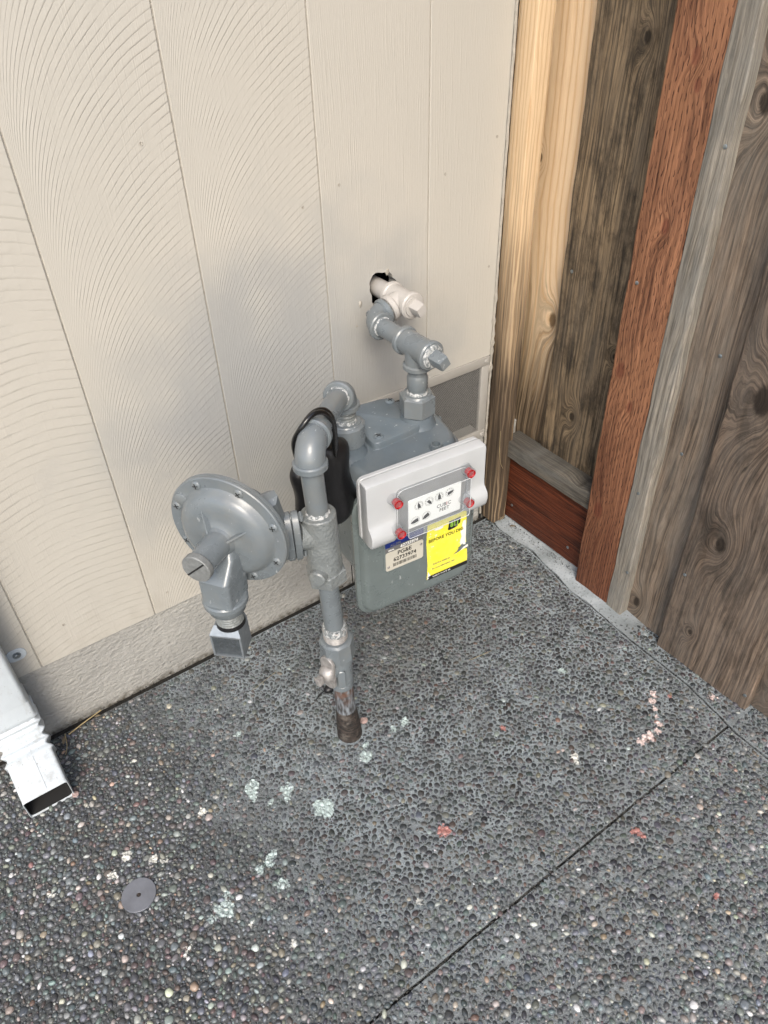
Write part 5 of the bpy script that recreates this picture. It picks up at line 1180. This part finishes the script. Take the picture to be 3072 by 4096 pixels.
strand([(0.275, -0.135, 0.008), (0.30, -0.13, 0.010), (0.335, -0.122, 0.009)], 0.00025, M['straw'], 'fine pale stalk on the pebbles left of the valve')
strand([(0.650, -0.32, 0.007), (0.675, -0.325, 0.008), (0.70, -0.328, 0.007)], 0.0003, M['straw'], 'fine pale stalk on the slab in front of the meter')
strand([(0.955, -0.045, 0.27), (0.956, -0.046, 0.22), (0.962, -0.0465, 0.185), (0.972, -0.0455, 0.165)], 0.0004, M['straw'], 'fine strand hanging on the stud beside the vent')
# bits of debris in the gap along the wall foot
bm = NB()
for i in range(420):
    x = random.uniform(-0.4, 0.95); y = random.uniform(-0.013, 0.002); s_ = random.uniform(0.0012, 0.0034); z = random.uniform(-0.006, 0.0015)
    c_ = Vector((x, y, z)); vs = [bm.verts.new(c_+Vector((random.uniform(-1, 1), random.uniform(-1, 1), random.uniform(-0.6, 0.8)))*s_) for _ in range(4)]
    for f in ((0, 1, 2), (0, 2, 3), (0, 3, 1), (1, 3, 2)): bm.faces.new([vs[j] for j in f])
o = obj('gap_debris', bm, M['crevice'], None, 'dark grit and leaf bits in the gap along the wall foot', 0, 'stuff', 'grit')

def grit(name, pts, m, label, s0, s1):
    bm = NB()
    for (x, y, z) in pts:
        s_ = random.uniform(s0, s1); c_ = Vector((x, y, z)); vs = [bm.verts.new(c_+Vector((random.uniform(-1, 1), random.uniform(-1, 1), random.uniform(-0.6, 0.8)))*s_) for _ in range(4)]
        for f in ((0, 1, 2), (0, 2, 3), (0, 3, 1), (1, 3, 2)): bm.faces.new([vs[j] for j in f])
    return obj(name, bm, m, None, label, 0, 'stuff', 'grit')
M['soil'] = simple('dry_grit', (0.10, 0.098, 0.088), 0.95, 0, 0.6, 90, 0.5, 0.002)
grit('groove_grit', [(x, GY+random.gauss(0, 0.0012), random.uniform(-0.004, 0.0005)) for x in [random.uniform(-0.35, 0.92) for _ in range(2600)] if random.random() < 0.35+0.6*(0.5+0.5*math.sin(x*31+math.sin(x*77)))], M['soil'], 'grey grit packed in the tooled groove across the slab', 0.0009, 0.0022)
grit('joint_grit', [(joint_x(y)+random.gauss(0, 0.0012), y, random.uniform(-0.004, 0.0002)) for y in [random.uniform(-1.0, -0.02) for _ in range(1300)]], M['crevice'], 'dark grit in the long joint beside the fence', 0.0008, 0.0022)

def scatter(f, n_): return [p for p in (f() for _ in range(n_)) if p]
grit('foot_grit', scatter(lambda: (random.uniform(-0.5, 0.95), -abs(random.gauss(0, 0.016))-0.004, random.uniform(0.0, 0.004)), 500), M['crevice'], 'dark soil crumbs along the foot of the cream wall', 0.0008, 0.0024)
grit('fence_foot_grit', scatter(lambda: (0.968+random.gauss(0, 0.006), random.uniform(-1.0, -0.42), random.uniform(-0.001, 0.003)), 420), M['soil'], 'grey crumbs along the foot of the fence boards', 0.0008, 0.0026)
grit('corner_grit', scatter(lambda: (0.990-abs(random.gauss(0, 0.010)), random.uniform(-0.29, -0.02), 0.0155+random.uniform(-0.001, 0.002)), 260), M['crevice'], 'dark crumbs on the mortar under the red kickboard', 0.0006, 0.0022)
M['leaf'] = simple('dead_leaf', (0.24, 0.19, 0.12), 0.8, 0, 0.4, 90, 0.3)
def leaf(x, y, z, L_, a, label):
    bm = NB(); n_ = 8; A_ = []; B_ = []; C_ = []
    for i in range(n_+1):
        t = i/n_; w_ = L_*0.16*math.sin(PI*t)**0.8*(1+0.3*noise.noise(Vector((t*6, a, 0)))); u = (t-0.5)*L_; h = 0.0016*math.sin(PI*t)+0.0006
        for Q, sg in ((A_, 1), (B_, 0), (C_, -1)): Q.append(Vector((x+u*math.cos(a)-sg*w_*math.sin(a), y+u*math.sin(a)+sg*w_*math.cos(a), z+h+(0.0011 if sg else 0))))
    rings(bm, [A_, B_, C_], False, False, False); o = obj('dead_leaf', bm, M['leaf'], None, label, 60, cat='leaf'); md_ = o.modifiers.new('thickness', 'SOLIDIFY'); md_.thickness = 0.0004
leaf(0.985, -0.045, 0.014, 0.026, 0.3, 'pale curled leaf in the corner between stud and kickboard')
leaf(0.984, -0.082, 0.013, 0.016, 2.4, 'small brown leaf lying against the red kickboard')
leaf(-0.045, -0.030, 0.006, 0.018, 1.1, 'small brown leaf beside the white downspout at the wall foot')
leaf(0.02, -0.016, 0.006, 0.012, 2.9, 'tiny brown leaf in the wall gap right of the straw')
leaf(0.895, -0.60, 0.004, 0.010, 0.6, 'tiny pale leaf on the pebbles near the fence')

for (x, z) in ((0.030, 0.235), (0.205, 0.205), (0.33, 0.92), (0.412, 0.215), (0.55, 0.80), (0.615, 0.82), (0.82, 0.80), (0.93, 0.62), (0.93, 0.84)):
    bm = NB(); lathe(bm, frame((x, -0.0022, z), (0, -1, 0)), [(0, 0.0026), (0.0004, 0.0024), (0.0003, 0.0010), (-0.0001, 0.0004)], 12); wobj('nail_head', bm, M['caulk'])
